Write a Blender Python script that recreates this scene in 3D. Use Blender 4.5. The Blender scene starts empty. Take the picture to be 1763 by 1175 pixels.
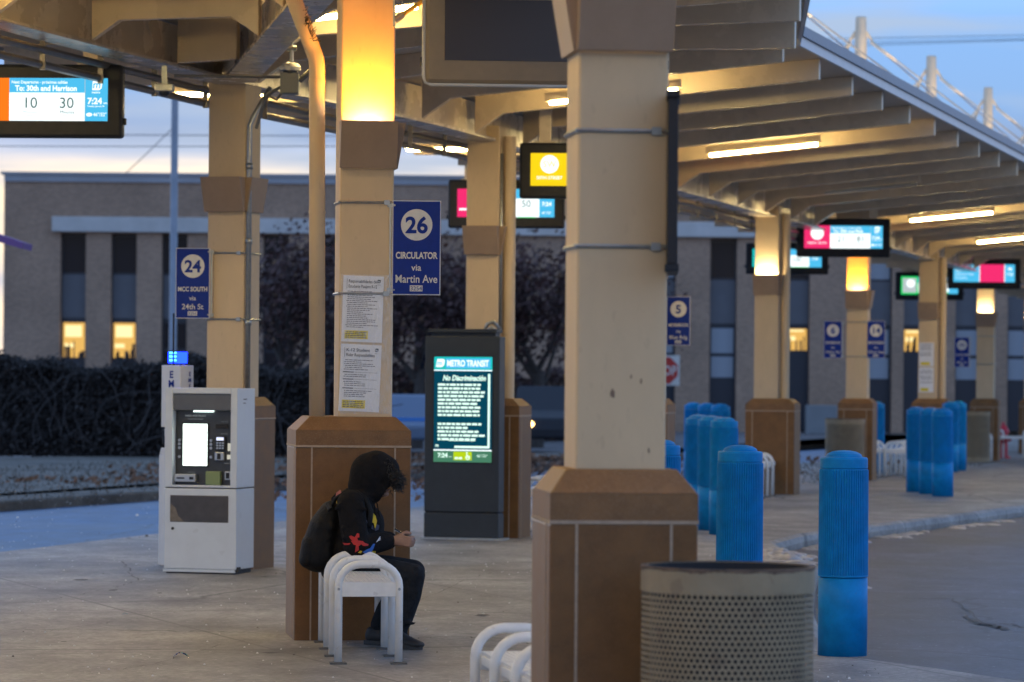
import bpy, bmesh, math, random
from mathutils import Vector, Matrix, noise
from mathutils.bvhtree import BVHTree
R = math.radians
random.seed(7)
sc = bpy.context.scene
C = sc.collection

# ------------------------------------------------------------------ camera
F, XC, YH, CAMH, ROLL = 6400.0, 881.5, 640.0, 1.6, R(0.5)
cam_data = bpy.data.cameras.new("camera")
cam = bpy.data.objects.new("camera", cam_data)
C.objects.link(cam)
cam.matrix_world = Matrix.Translation((0, 0, CAMH)) @ Matrix.Rotation(R(90), 4, 'X') @ Matrix.Rotation(ROLL, 4, 'Z')
cam_data.sensor_width = 36.0
cam_data.lens = F / 1763.0 * 36.0
cam_data.shift_y = (YH - 587.5) / 1763.0
cam_data.clip_start = 0.5
cam_data.clip_end = 2000
cam_data.dof.use_dof = True
cam_data.dof.focus_distance = 21.2
cam_data.dof.aperture_fstop = 4.6
sc.camera = cam

# ------------------------------------------------------------------ world
w = bpy.data.worlds.new("World")
sc.world = w
w.use_nodes = True
nt = w.node_tree
nt.nodes.clear()
def wn(t): return nt.nodes.new(t)
wout = wn('ShaderNodeOutputWorld'); bg = wn('ShaderNodeBackground'); bg2 = wn('ShaderNodeBackground'); add = wn('ShaderNodeAddShader')
tc = wn('ShaderNodeTexCoord'); sep = wn('ShaderNodeSeparateXYZ')
nt.links.new(tc.outputs['Generated'], sep.inputs[0])
# wisps of cloud shift the band heights and mottle the blue
mp = wn('ShaderNodeMapping'); mp.inputs['Scale'].default_value = (9, 9, 95)
nz = wn('ShaderNodeTexNoise'); nz.inputs['Scale'].default_value = 1.0; nz.inputs['Detail'].default_value = 5; nz.inputs['Roughness'].default_value = 0.55
nt.links.new(tc.outputs['Generated'], mp.inputs[0]); nt.links.new(mp.outputs[0], nz.inputs['Vector'])
m1 = wn('ShaderNodeMath'); m1.operation = 'SUBTRACT'; m1.inputs[1].default_value = 0.5
m2 = wn('ShaderNodeMath'); m2.operation = 'MULTIPLY_ADD'; m2.inputs[1].default_value = 0.006
nt.links.new(nz.outputs['Fac'], m1.inputs[0]); nt.links.new(m1.outputs[0], m2.inputs[0]); nt.links.new(sep.outputs['Z'], m2.inputs[2])
ramp = wn('ShaderNodeValToRGB')
els = ramp.color_ramp.elements
stops = [(0.0, (1.0, 0.80, 0.60)), (0.048, (0.90, 0.76, 0.57)), (0.0545, (0.86, 0.75, 0.63)), (0.0575, (0.50, 0.58, 0.74)),
         (0.062, (0.215, 0.31, 0.50)), (0.072, (0.205, 0.365, 0.64)), (0.090, (0.20, 0.385, 0.71)), (0.13, (0.36, 0.62, 1.12)), (0.35, (0.34, 0.58, 1.06)), (1.0, (0.30, 0.52, 1.0))]
els[0].position, els[0].color = stops[0][0], (*stops[0][1], 1)
els[1].position, els[1].color = stops[-1][0], (*stops[-1][1], 1)
for p, c in stops[1:-1]:
    e = els.new(p); e.color = (*c, 1)
nt.links.new(m2.outputs[0], ramp.inputs[0])
mp2 = wn('ShaderNodeMapping'); mp2.inputs['Scale'].default_value = (9, 9, 85)
nz2 = wn('ShaderNodeTexNoise'); nz2.inputs['Scale'].default_value = 1.3; nz2.inputs['Detail'].default_value = 6
nt.links.new(tc.outputs['Generated'], mp2.inputs[0]); nt.links.new(mp2.outputs[0], nz2.inputs['Vector'])
mr = wn('ShaderNodeMapRange'); mr.inputs['From Min'].default_value = 0.44; mr.inputs['From Max'].default_value = 0.66
mr.inputs['To Min'].default_value = 0.0; mr.inputs['To Max'].default_value = 0.85
nt.links.new(nz2.outputs['Fac'], mr.inputs['Value'])
mx = wn('ShaderNodeMix'); mx.data_type = 'RGBA'; mx.inputs['B'].default_value = (0.33, 0.42, 0.56, 1)
nt.links.new(mr.outputs[0], mx.inputs['Factor']); nt.links.new(ramp.outputs[0], mx.inputs['A'])
nt.links.new(mx.outputs['Result'], bg.inputs['Color'])
bg.inputs['Strength'].default_value = 0.96
sky = wn('ShaderNodeTexSky'); sky.sky_type = 'NISHITA'; sky.sun_disc = False
sky.sun_elevation = R(1.0); sky.sun_rotation = R(-20)
bg2.inputs['Strength'].default_value = 0.004
nt.links.new(sky.outputs[0], bg2.inputs['Color'])
nt.links.new(bg.outputs[0], add.inputs[0]); nt.links.new(bg2.outputs[0], add.inputs[1]); nt.links.new(add.outputs[0], wout.inputs['Surface'])

# first light: the sun is still at the horizon behind the building
sun_d = bpy.data.lights.new("sun", 'SUN'); sun_d.energy = 0.12; sun_d.angle = R(20); sun_d.color = (1.0, 0.86, 0.72)
sun = bpy.data.objects.new("sun", sun_d); C.objects.link(sun)
sun.rotation_euler = (R(-86), 0, R(20))

sc.view_settings.view_transform = 'Standard'
sc.view_settings.look = 'None'
sc.view_settings.exposure = 0.5
sc.view_settings.gamma = 1.0
sc.cycles.max_bounces = 6
sc.cycles.diffuse_bounces = 3
sc.cycles.glossy_bounces = 3
sc.cycles.transmission_bounces = 4
sc.cycles.sample_clamp_indirect = 4
sc.cycles.use_denoising = True

# ------------------------------------------------------------------ measuring helpers
ca, sa = math.cos(ROLL), math.sin(ROLL)
def at(px, py, Y):
    u, v = px - XC, YH - py
    return Vector(((u * ca - v * sa) * Y / F, Y, CAMH + (u * sa + v * ca) * Y / F))
def gx(px, Y, z=0.0):
    """x of something seen at column px, depth Y, height z"""
    v0 = (z - CAMH) * F / Y
    v = (v0 - (px - XC) * sa) / ca
    return ((px - XC) * ca - v * sa) * Y / F

# ------------------------------------------------------------------ materials
MATS = {}
def pmat(name, base, rough=0.6, metal=0.0, var=0.0, vscale=6.0, bump=0.0, bscale=40.0, spec=0.5, speck=None, stretch=None, coat=0.0):
    """principled material with procedural mottling / bump / speckles in object space"""
    if name in MATS: return MATS[name]
    m = bpy.data.materials.new(name); m.use_nodes = True
    t = m.node_tree; b = t.nodes['Principled BSDF']
    b.inputs['Roughness'].default_value = rough; b.inputs['Metallic'].default_value = metal
    b.inputs['Specular IOR Level'].default_value = spec
    b.inputs['Coat Weight'].default_value = coat
    b.inputs['Base Color'].default_value = (*base, 1)
    co = t.nodes.new('ShaderNodeTexCoord'); vec = co.outputs['Object']
    if stretch:
        mpn = t.nodes.new('ShaderNodeMapping'); mpn.inputs['Scale'].default_value = stretch
        t.links.new(vec, mpn.inputs[0]); vec = mpn.outputs[0]
    last = None
    if var > 0:
        n = t.nodes.new('ShaderNodeTexNoise'); n.inputs['Scale'].default_value = vscale; n.inputs['Detail'].default_value = 7; n.inputs['Roughness'].default_value = 0.62
        t.links.new(vec, n.inputs['Vector'])
        r = t.nodes.new('ShaderNodeValToRGB')
        r.color_ramp.elements[0].position = 0.3; r.color_ramp.elements[1].position = 0.7
        r.color_ramp.elements[0].color = (*[max(0, c * (1 - var)) for c in base], 1)
        r.color_ramp.elements[1].color = (*[min(1, c * (1 + var)) for c in base], 1)
        t.links.new(n.outputs['Fac'], r.inputs[0]); last = r.outputs[0]
        rr = t.nodes.new('ShaderNodeMapRange'); rr.inputs['To Min'].default_value = max(0, rough - 0.1); rr.inputs['To Max'].default_value = min(1, rough + 0.12)
        t.links.new(n.outputs['Fac'], rr.inputs['Value']); t.links.new(rr.outputs[0], b.inputs['Roughness'])
    if speck:
        col, sscale, lo = speck
        v = t.nodes.new('ShaderNodeTexVoronoi'); v.inputs['Scale'].default_value = sscale
        t.links.new(vec, v.inputs['Vector'])
        s = t.nodes.new('ShaderNodeSeparateColor'); t.links.new(v.outputs['Color'], s.inputs[0])
        mrn = t.nodes.new('ShaderNodeMapRange'); mrn.inputs['From Min'].default_value = lo; mrn.inputs['From Max'].default_value = lo + 0.12
        t.links.new(s.outputs[0], mrn.inputs['Value'])
        mxn = t.nodes.new('ShaderNodeMix'); mxn.data_type = 'RGBA'; mxn.inputs['B'].default_value = (*col, 1); mxn.inputs['A'].default_value = (*base, 1)
        t.links.new(mrn.outputs[0], mxn.inputs['Factor'])
        if last: t.links.new(last, mxn.inputs['A'])
        last = mxn.outputs['Result']
    if last: t.links.new(last, b.inputs['Base Color'])
    if bump > 0:
        n2 = t.nodes.new('ShaderNodeTexNoise'); n2.inputs['Scale'].default_value = bscale; n2.inputs['Detail'].default_value = 4
        t.links.new(vec, n2.inputs['Vector'])
        bp = t.nodes.new('ShaderNodeBump'); bp.inputs['Strength'].default_value = bump; bp.inputs['Distance'].default_value = 0.01
        t.links.new(n2.outputs['Fac'], bp.inputs['Height']); t.links.new(bp.outputs[0], b.inputs['Normal'])
    MATS[name] = m
    return m
def emat(name, col, strength=1.0):
    if name in MATS: return MATS[name]
    m = bpy.data.materials.new(name); m.use_nodes = True
    t = m.node_tree; t.nodes.clear()
    o = t.nodes.new('ShaderNodeOutputMaterial'); e = t.nodes.new('ShaderNodeEmission')
    e.inputs['Color'].default_value = (*col, 1); e.inputs['Strength'].default_value = strength
    t.links.new(e.outputs[0], o.inputs['Surface'])
    MATS[name] = m
    return m

paint = pmat('column paint', (0.57, 0.43, 0.265), 0.6, var=0.065, vscale=2.6, bump=0.12, bscale=160, stretch=(2.2, 2.2, 0.9), speck=((0.40, 0.29, 0.19), 34, 0.965))
paint_dark = pmat('sconce paint', (0.30, 0.215, 0.15), 0.5, var=0.08, vscale=9, bump=0.08, bscale=120)
roofpaint = pmat('canopy paint', (0.64, 0.52, 0.37), 0.26, var=0.10, vscale=2.2, bump=0.05, bscale=60)
deckpaint = pmat('canopy deck paint', (0.60, 0.50, 0.38), 0.5, var=0.12, vscale=1.4)
granite = pmat('brown granite', (0.150, 0.071, 0.022), 0.45, var=0.22, vscale=9, spec=0.35, speck=((0.165, 0.086, 0.038), 330, 0.84), bump=0.05, bscale=200)
granite2 = pmat('brown granite cap', (0.180, 0.092, 0.036), 0.55, var=0.22, vscale=9, spec=0.35, speck=((0.22, 0.125, 0.065), 300, 0.82))
grout = pmat('pale grout', (0.34, 0.26, 0.19), 0.9, var=0.2, vscale=30)
galv = pmat('galvanised steel', (0.36, 0.38, 0.38), 0.38, 0.8, var=0.15, vscale=25)
alum = pmat('fascia aluminium', (0.62, 0.64, 0.67), 0.45, 0.3, var=0.08, vscale=4)
gutter = pmat('grey gutter paint', (0.27, 0.30, 0.35), 0.5, 0.2, var=0.12, vscale=3)
blackplastic = pmat('dark screen housing', (0.016, 0.018, 0.024), 0.5, spec=0.25, var=0.25, vscale=20)
darkgrey = pmat('kiosk slate paint', (0.028, 0.035, 0.043), 0.45, spec=0.3, var=0.12, vscale=8, bump=0.04, bscale=300)
blueplastic = pmat('blue bollard plastic', (0.002, 0.205, 0.50), 0.5, var=0.18, vscale=9, spec=0.18, speck=((0.03, 0.19, 0.46), 60, 0.95))
whitepaint = pmat('white bench paint', (0.72, 0.71, 0.69), 0.35, var=0.07, vscale=11, speck=((0.38, 0.34, 0.3), 55, 0.965))
machine_paint = pmat('ticket machine paint', (0.58, 0.62, 0.66), 0.4, var=0.05, vscale=5, speck=((0.36, 0.36, 0.36), 26, 0.975))
signblue = pmat('route sign blue', (0.005, 0.028, 0.23), 0.55, var=0.08, vscale=30, spec=0.2)
signwhite = pmat('sign white', (0.62, 0.61, 0.58), 0.5, var=0.1, vscale=25)
signedge = pmat('sign edge', (0.55, 0.56, 0.6), 0.5)
beigemetal = pmat('beige perforated metal', (0.265, 0.21, 0.135), 0.55, spec=0.25, var=0.14, vscale=7, speck=((0.17, 0.12, 0.085), 22, 0.94))
rust = pmat('worn rusty rim', (0.10, 0.065, 0.045), 0.8, var=0.6, vscale=16)
dark = pmat('dark liner', (0.012, 0.012, 0.016), 0.7)
blackrubber = pmat('black rubber', (0.02, 0.02, 0.022), 0.7)
paper = pmat('white notice paper', (0.74, 0.74, 0.76), 0.7, var=0.05, vscale=12)
ink = pmat('black ink', (0.02, 0.02, 0.022), 0.8)
inkgrey = pmat('grey ink', (0.12, 0.12, 0.13), 0.8)
noticeyellow = pmat('notice yellow', (0.75, 0.58, 0.01), 0.7)
hoodie_m = pmat('black fleece', (0.0095, 0.009, 0.010), 0.95, var=0.3, vscale=26, bump=0.6, bscale=48, spec=0.15)
pants_m = pmat('charcoal sweatpants', (0.016, 0.018, 0.022), 0.95, var=0.3, vscale=24, bump=0.6, bscale=40, spec=0.15)
pack_m = pmat('black nylon', (0.008, 0.008, 0.009), 0.75, spec=0.2, var=0.3, vscale=24, bump=0.5, bscale=50)
skin = pmat('skin', (0.30, 0.165, 0.11), 0.55, var=0.12, vscale=30)
hair_m = pmat('black hair', (0.010, 0.008, 0.007), 0.6, var=0.2, vscale=50)
shoe_m = pmat('black sneaker', (0.016, 0.016, 0.018), 0.6, var=0.3, vscale=50)

def screenm(name, col, k=1.0): return emat('screen ' + name, col, k * 0.78)
S_WHITE = screenm('white', (0.88, 0.98, 1.0), 1.25)
S_BLUE = screenm('sky blue', (0.075, 0.50, 0.82), 1.0)
S_BLUE2 = screenm('deep blue', (0.02, 0.14, 0.62), 1.0)
S_ORANGE = screenm('orange', (1.0, 0.20, 0.012), 1.0)
S_MAG = screenm('magenta', (0.86, 0.028, 0.16), 1.0)
S_YEL = screenm('yellow', (1.0, 0.66, 0.01), 1.0)
S_GREEN = screenm('green', (0.01, 0.58, 0.13), 1.0)
S_TEAL = screenm('teal', (0.01, 0.50, 0.50), 1.0)
S_NAVY = screenm('dark teal', (0.002, 0.055, 0.095), 1.0)
S_INK = screenm('dark green letters', (0.005, 0.07, 0.055), 1.0)
S_PALE = screenm('pale grey letters', (0.46, 0.53, 0.55), 1.0)
S_LIME = screenm('lime', (0.45, 0.62, 0.01), 1.0)
S_FOOT = screenm('footer green', (0.06, 0.20, 0.12), 1.0)
S_CREAM = screenm('mint white', (0.72, 1.0, 0.86), 1.2)

# ------------------------------------------------------------------ mesh helpers
class MB:
    def __init__(s): s.bm = bmesh.new(); s.mi = 0; s.M = None
    def _v(s, p):
        p = Vector(p)
        return s.bm.verts.new(s.M @ p if s.M else p)
    def face(s, vs):
        try:
            f = s.bm.faces.new(vs); f.material_index = s.mi; return f
        except ValueError: return None
    def poly(s, pts): return s.face([s._v(p) for p in pts])
    def loft(s, rings, caps=True, closed=True):
        vr = [[s._v(p) for p in r] for r in rings]
        n = len(vr[0])
        for a, b in zip(vr, vr[1:]):
            for i in range(n if closed else n - 1):
                j = (i + 1) % n
                s.face([a[i], a[j], b[j], b[i]])
        if caps:
            s.face(list(reversed(vr[0]))); s.face(vr[-1])
        return vr
    def box(s, x0, x1, y0, y1, z0, z1):
        s.loft([[(x0, y0, z0), (x1, y0, z0), (x1, y1, z0), (x0, y1, z0)], [(x0, y0, z1), (x1, y0, z1), (x1, y1, z1), (x0, y1, z1)]])
    def prism(s, poly, y0, y1):          # poly in (x, z)
        s.loft([[(x, y0, z) for x, z in poly], [(x, y1, z) for x, z in poly]])
    def slab(s, poly, z0, z1):           # poly in (x, y)
        s.loft([[(x, y, z0) for x, y in poly], [(x, y, z1) for x, y in poly]])
    def tube(s, pts, r, n=10, flat=1.0, caps=True):
        pts = [Vector(p) for p in pts]; rings = []; up = None
        for i, p in enumerate(pts):
            d = (pts[min(i + 1, len(pts) - 1)] - pts[max(i - 1, 0)]).normalized()
            if up is None:
                up = Vector((0, 0, 1)) if abs(d.z) < 0.9 else Vector((1, 0, 0))
            sx = d.cross(up).normalized(); up = sx.cross(d).normalized()
            rr = r[i] if isinstance(r, (list, tuple)) else r
            rings.append([p + sx * rr * math.cos(2 * math.pi * k / n) + up * rr * flat * math.sin(2 * math.pi * k / n) for k in range(n)])
        s.loft(rings, caps)
    def lathe(s, prof, n=32, c=(0, 0, 0), caps=True):
        c = Vector(c)
        s.loft([[c + Vector((r * math.cos(2 * math.pi * k / n), r * math.sin(2 * math.pi * k / n), z)) for k in range(n)] for r, z in prof], caps)
    def disc(s, x, y, z, r, n=32):       # facing -Y
        s.poly([(x + r * math.cos(2 * math.pi * k / n), y, z + r * math.sin(2 * math.pi * k / n)) for k in range(n)])
    def rect(s, x0, x1, z0, z1, y): s.poly([(x0, y, z0), (x1, y, z0), (x1, y, z1), (x0, y, z1)])
    def ico(s, c, r, sub=1):
        rad = r if isinstance(r, (tuple, list)) else (r, r, r)
        M = Matrix.Translation(c) @ Matrix.Diagonal((*rad, 1))
        if s.M: M = s.M @ M
        g = bmesh.ops.create_icosphere(s.bm, subdivisions=sub, radius=1.0, matrix=M)
        for v in g['verts']:
            for f in v.link_faces: f.material_index = s.mi
    def text(s, txt, x, z, h, y, align='CENTER', bold=0.0, maxw=None, slant=0.0, M=None):
        """flat letters facing -Y, cap height h, baseline z"""
        if not txt.strip(): return
        me = text_mesh(txt, align, bold)
        k = h / 0.7
        if maxw:
            ww = max(v.co.x for v in me.vertices) - min(v.co.x for v in me.vertices)
            if ww * k > maxw: kx = maxw / ww
            else: kx = k
        else: kx = k
        vs = []
        for v in me.vertices:
            p = Vector((x + v.co.x * kx + slant * v.co.y * k, y, z + v.co.y * k))
            vs.append(s._v(M @ p if M else p))
        for p in me.polygons: s.face([vs[i] for i in p.vertices])
    def build(s, name, mats, parent=None, smooth=False, bevel=0.0, world=False, fix=True, bseg=2):
        if fix: bmesh.ops.recalc_face_normals(s.bm, faces=s.bm.faces)
        if world and parent is not None:
            s.bm.transform(frame(parent).inverted())
        me = bpy.data.meshes.new(name); s.bm.to_mesh(me); s.bm.free()
        if smooth:
            for p in me.polygons: p.use_smooth = True
        for m in (mats if isinstance(mats, (list, tuple)) else [mats]): me.materials.append(m)
        return link(name, me, parent, bevel, bseg)
def link(name, me, parent=None, bevel=0.0, bseg=2):
    o = bpy.data.objects.new(name, me); C.objects.link(o)
    if parent is not None: o.parent = parent
    if bevel:
        b = o.modifiers.new('bevel', 'BEVEL'); b.width = bevel; b.segments = bseg; b.limit_method = 'ANGLE'; b.angle_limit = R(40)
    return o
def frame(o):
    M = Matrix.Translation(o.location) @ o.rotation_euler.to_matrix().to_4x4()
    return frame(o.parent) @ M if o.parent else M
_tc = {}
def text_mesh(txt, align, bold):
    key = (txt, align, bold)
    if key in _tc: return _tc[key]
    cu = bpy.data.curves.new('lettering', 'FONT'); cu.body = txt; cu.align_x = align; cu.offset = bold; cu.size = 1.0; cu.resolution_u = 4
    o = bpy.data.objects.new('lettering', cu); C.objects.link(o)
    dg = bpy.context.evaluated_depsgraph_get()
    me = bpy.data.meshes.new_from_object(o.evaluated_get(dg))
    bpy.data.objects.remove(o); bpy.data.curves.remove(cu)
    _tc[key] = me
    return me
def tag(o, label=None, cat=None, group=None, kind=None):
    if label: o['label'] = label
    if cat: o['category'] = cat
    if group: o['group'] = group
    if kind: o['kind'] = kind
    return o
def thing(name, label, cat, loc=(0, 0, 0), rz=0.0, group=None):
    o = bpy.data.objects.new(name, None); C.objects.link(o); o.empty_display_size = 0.2
    o.location = loc; o.rotation_euler = (0, 0, rz)
    return tag(o, label, cat, group)
def copy_tree(o, parent=None):
    c = o.copy(); C.objects.link(c)
    if parent is not None: c.parent = parent
    for ch in list(o.children): copy_tree(ch, c)
    return c
def dup(root, loc, rz, label, scale=None):
    c = copy_tree(root); c.location = loc; c.rotation_euler = (0, 0, rz); c['label'] = label
    if scale: c.scale = scale
    return c
def evaluated(o):
    dg = bpy.context.evaluated_depsgraph_get()
    return bpy.data.meshes.new_from_object(o.evaluated_get(dg))
def blob_path(mb, path, step=0.28):
    for (p0, r0), (p1, r1) in zip(path, path[1:]):
        p0, p1, r0, r1 = Vector(p0), Vector(p1), Vector(r0), Vector(r1)
        n = max(1, int((p1 - p0).length / (step * min(*r0, *r1))))
        for i in range(n + 1):
            t = i / n
            r = r0.lerp(r1, t)
            mb.ico(p0.lerp(p1, t), tuple(r), 3)
def remeshed(mb, name, mat, parent, voxel=0.012, smooth_it=6, cut=None, world=True):
    """melt the overlapping blobs of mb into ONE continuous surface"""
    me = bpy.data.meshes.new(name); mb.bm.to_mesh(me); mb.bm.free()
    tmp = bpy.data.objects.new(name, me); C.objects.link(tmp)
    r = tmp.modifiers.new('r', 'REMESH'); r.mode = 'VOXEL'; r.voxel_size = voxel; r.use_smooth_shade = True
    s = tmp.modifiers.new('s', 'SMOOTH'); s.factor = 0.5; s.iterations = smooth_it
    me2 = evaluated(tmp); bpy.data.objects.remove(tmp)
    bm = bmesh.new(); bm.from_mesh(me2)
    if cut:
        bmesh.ops.delete(bm, geom=[v for v in bm.verts if cut(v.co)], context='VERTS')
    bvh = BVHTree.FromBMesh(bm)
    if world: bm.transform(frame(parent).inverted())
    me3 = bpy.data.meshes.new(name); bm.to_mesh(me3); bm.free()
    for p in me3.polygons: p.use_smooth = True
    me3.materials.append(mat)
    return link(name, me3, parent), bvh

# ------------------------------------------------------------------ ground
def A_x(z): return 0.27 * z - 9.98 - 0.36 * min(1, max(0, (33.4 - z) / 3.5))         # the line of the far column row
TH_A = -math.atan(0.27); TH_B = R(8.0)
nA = Vector((math.cos(TH_A), math.sin(TH_A), 0))           # across the canopy, towards the bus lane
dA = Vector((-math.sin(TH_A), math.cos(TH_A), 0))          # along the row, away
def A_pt(zf, r, h): return Vector((A_x(zf), zf, h)) + nA * r

def ground_mat(name, base, rough, blotch, speck_col, speck_lo, joints=None, crack=True, tint2=None, rmin=None):
    m = bpy.data.materials.new(name); m.use_nodes = True; t = m.node_tree; b = t.nodes['Principled BSDF']
    L = t.links.new; N = t.nodes.new
    co = N('ShaderNodeTexCoord').outputs['Object']
    n1 = N('ShaderNodeTexNoise'); n1.inputs['Scale'].default_value = 0.55; n1.inputs['Detail'].default_value = 9; n1.inputs['Roughness'].default_value = 0.65
    L(co, n1.inputs['Vector'])
    n2 = N('ShaderNodeTexNoise'); n2.inputs['Scale'].default_value = 22; n2.inputs['Detail'].default_value = 6; n2.inputs['Roughness'].default_value = 0.7
    L(co, n2.inputs['Vector'])
    r1 = N('ShaderNodeValToRGB'); e = r1.color_ramp.elements
    e[0].position, e[1].position = 0.34, 0.68
    e[0].color = (*[c * (1 - blotch) for c in base], 1)
    e[1].color = (*(tint2 or [c * (1 + blotch) for c in base]), 1)
    L(n1.outputs['Fac'], r1.inputs[0])
    mul = N('ShaderNodeMix'); mul.data_type = 'RGBA'; mul.blend_type = 'MULTIPLY'; mul.inputs['Factor'].default_value = 1
    r2 = N('ShaderNodeMapRange'); r2.inputs['From Min'].default_value = 0.3; r2.inputs['From Max'].default_value = 0.7; r2.inputs['To Min'].default_value = 0.6; r2.inputs['To Max'].default_value = 1.3
    L(n2.outputs['Fac'], r2.inputs['Value']); L(r1.outputs[0], mul.inputs['A']); L(r2.outputs[0], mul.inputs['B'])
    n4 = N('ShaderNodeTexNoise'); n4.inputs['Scale'].default_value = 3.2; n4.inputs['Detail'].default_value = 6; n4.inputs['Roughness'].default_value = 0.7
    mp4 = N('ShaderNodeMapping'); mp4.inputs['Rotation'].default_value = (0, 0, R(15)); mp4.inputs['Scale'].default_value = (1.0, 0.45, 1.0); L(co, mp4.inputs[0]); L(mp4.outputs[0], n4.inputs['Vector'])
    r4 = N('ShaderNodeMapRange'); r4.inputs['From Min'].default_value = 0.35; r4.inputs['From Max'].default_value = 0.65; r4.inputs['To Min'].default_value = 0.72; r4.inputs['To Max'].default_value = 1.18; L(n4.outputs['Fac'], r4.inputs['Value'])
    mul4 = N('ShaderNodeMix'); mul4.data_type = 'RGBA'; mul4.blend_type = 'MULTIPLY'; mul4.inputs['Factor'].default_value = 1; L(mul.outputs['Result'], mul4.inputs['A']); L(r4.outputs[0], mul4.inputs['B'])
    col = mul4.outputs['Result']
    def mixin(fac, c, amt=1.0):
        nonlocal col
        x = N('ShaderNodeMix'); x.data_type = 'RGBA'; x.inputs['B'].default_value = (*c, 1)
        if amt != 1.0:
            q = N('ShaderNodeMath'); q.operation = 'MULTIPLY'; q.inputs[1].default_value = amt; L(fac, q.inputs[0]); fac = q.outputs[0]
        L(fac, x.inputs['Factor']); L(col, x.inputs['A']); col = x.outputs['Result']
    # small salt / grit specks
    v = N('ShaderNodeTexVoronoi'); v.inputs['Scale'].default_value = 26; L(co, v.inputs['Vector'])
    s = N('ShaderNodeSeparateColor'); L(v.outputs['Color'], s.inputs[0])
    near = N('ShaderNodeMath'); near.operation = 'LESS_THAN'; near.inputs[1].default_value = 0.22; L(v.outputs['Distance'], near.inputs[0])
    sel = N('ShaderNodeMath'); sel.operation = 'GREATER_THAN'; sel.inputs[1].default_value = speck_lo; L(s.outputs[0], sel.inputs[0])
    both = N('ShaderNodeMath'); both.operation = 'MULTIPLY'; L(near.outputs[0], both.inputs[0]); L(sel.outputs[0], both.inputs[1])
    mixin(both.outputs[0], speck_col, 0.8)
    # oily dark drips and gum spots
    v2 = N('ShaderNodeTexVoronoi'); v2.inputs['Scale'].default_value = 1.7; v2.inputs['Randomness'].default_value = 1; L(co, v2.inputs['Vector'])
    g = N('ShaderNodeMapRange'); g.inputs['From Min'].default_value = 0.10; g.inputs['From Max'].default_value = 0.03; L(v2.outputs['Distance'], g.inputs['Value'])
    mixin(g.outputs[0], [c * 0.4 for c in base], 0.7)
    # dried white streaks
    ms = N('ShaderNodeMapping'); ms.inputs['Scale'].default_value = (0.5, 1.6, 1); L(co, ms.inputs[0])
    n3 = N('ShaderNodeTexNoise'); n3.inputs['Scale'].default_value = 1.1; n3.inputs['Detail'].default_value = 8; n3.inputs['Roughness'].default_value = 0.75; L(ms.outputs[0], n3.inputs['Vector'])
    st = N('ShaderNodeMapRange'); st.inputs['From Min'].default_value = 0.58; st.inputs['From Max'].default_value = 0.74; L(n3.outputs['Fac'], st.inputs['Value'])
    mixin(st.outputs[0], speck_col, 0.45)
    height = n2.outputs['Fac']
    if crack:
        wp = N('ShaderNodeTexNoise'); wp.inputs['Scale'].default_value = 1.3; wp.inputs['Detail'].default_value = 5; L(co, wp.inputs['Vector'])
        wa = N('ShaderNodeMix'); wa.data_type = 'RGBA'; wa.inputs['Factor'].default_value = 0.35; L(co, wa.inputs['A']); L(wp.outputs['Color'], wa.inputs['B'])
        vc = N('ShaderNodeTexVoronoi'); vc.feature = 'DISTANCE_TO_EDGE'; vc.inputs['Scale'].default_value = 0.42; L(wa.outputs['Result'], vc.inputs['Vector'])
        ck = N('ShaderNodeMapRange'); ck.inputs['From Min'].default_value = 0.009; ck.inputs['From Max'].default_value = 0.002; L(vc.outputs['Distance'], ck.inputs['Value'])
        mixin(ck.outputs[0], [c * 0.3 for c in base], 0.75)
    if joints:
        sx, sy, ang = joints
        mj = N('ShaderNodeMapping'); mj.inputs['Rotation'].default_value = (0, 0, ang); L(co, mj.inputs[0])
        sj = N('ShaderNodeSeparateXYZ'); L(mj.outputs[0], sj.inputs[0])
        for out, sp in ((sj.outputs[0], sx), (sj.outputs[1], sy)):
            q = N('ShaderNodeMath'); q.operation = 'PINGPONG'; q.inputs[1].default_value = sp / 2; L(out, q.inputs[0])
            k = N('ShaderNodeMapRange'); k.inputs['From Min'].default_value = 0.016; k.inputs['From Max'].default_value = 0.006; L(q.outputs[0], k.inputs['Value'])
            mixin(k.outputs[0], [c * 0.42 for c in base], 0.8)
    L(col, b.inputs['Base Color'])
    rr = N('ShaderNodeMapRange'); rr.inputs['To Min'].default_value = rmin if rmin is not None else rough - 0.12; rr.inputs['To Max'].default_value = rough + 0.15
    L(n1.outputs['Fac'], rr.inputs['Value']); L(rr.outputs[0], b.inputs['Roughness'])
    bp = N('ShaderNodeBump'); bp.inputs['Strength'].default_value = 0.35; bp.inputs['Distance'].default_value = 0.008
    L(height, bp.inputs['Height']); L(bp.outputs[0], b.inputs['Normal'])
    return m
concrete = ground_mat('platform concrete', (0.245, 0.228, 0.213), 0.6, 0.46, (0.50, 0.47, 0.44), 0.94, joints=(3.0, 3.4, R(-20)))
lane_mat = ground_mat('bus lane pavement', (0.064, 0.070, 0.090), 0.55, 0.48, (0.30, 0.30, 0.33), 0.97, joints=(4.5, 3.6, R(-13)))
road_mat = ground_mat('icy road asphalt', (0.018, 0.068, 0.160), 0.5, 0.28, (0.09, 0.17, 0.29), 0.97, rmin=0.34)  # blue skylight put into the asphalt's base and speck colours
lot_mat = ground_mat('far ground', (0.10, 0.095, 0.10), 0.8, 0.4, (0.3, 0.3, 0.3), 0.97, crack=False)
grass_mat = ground_mat('winter grass', (0.105, 0.095, 0.080), 0.95, 0.45, (0.22, 0.20, 0.18), 0.9, crack=False)

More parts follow.
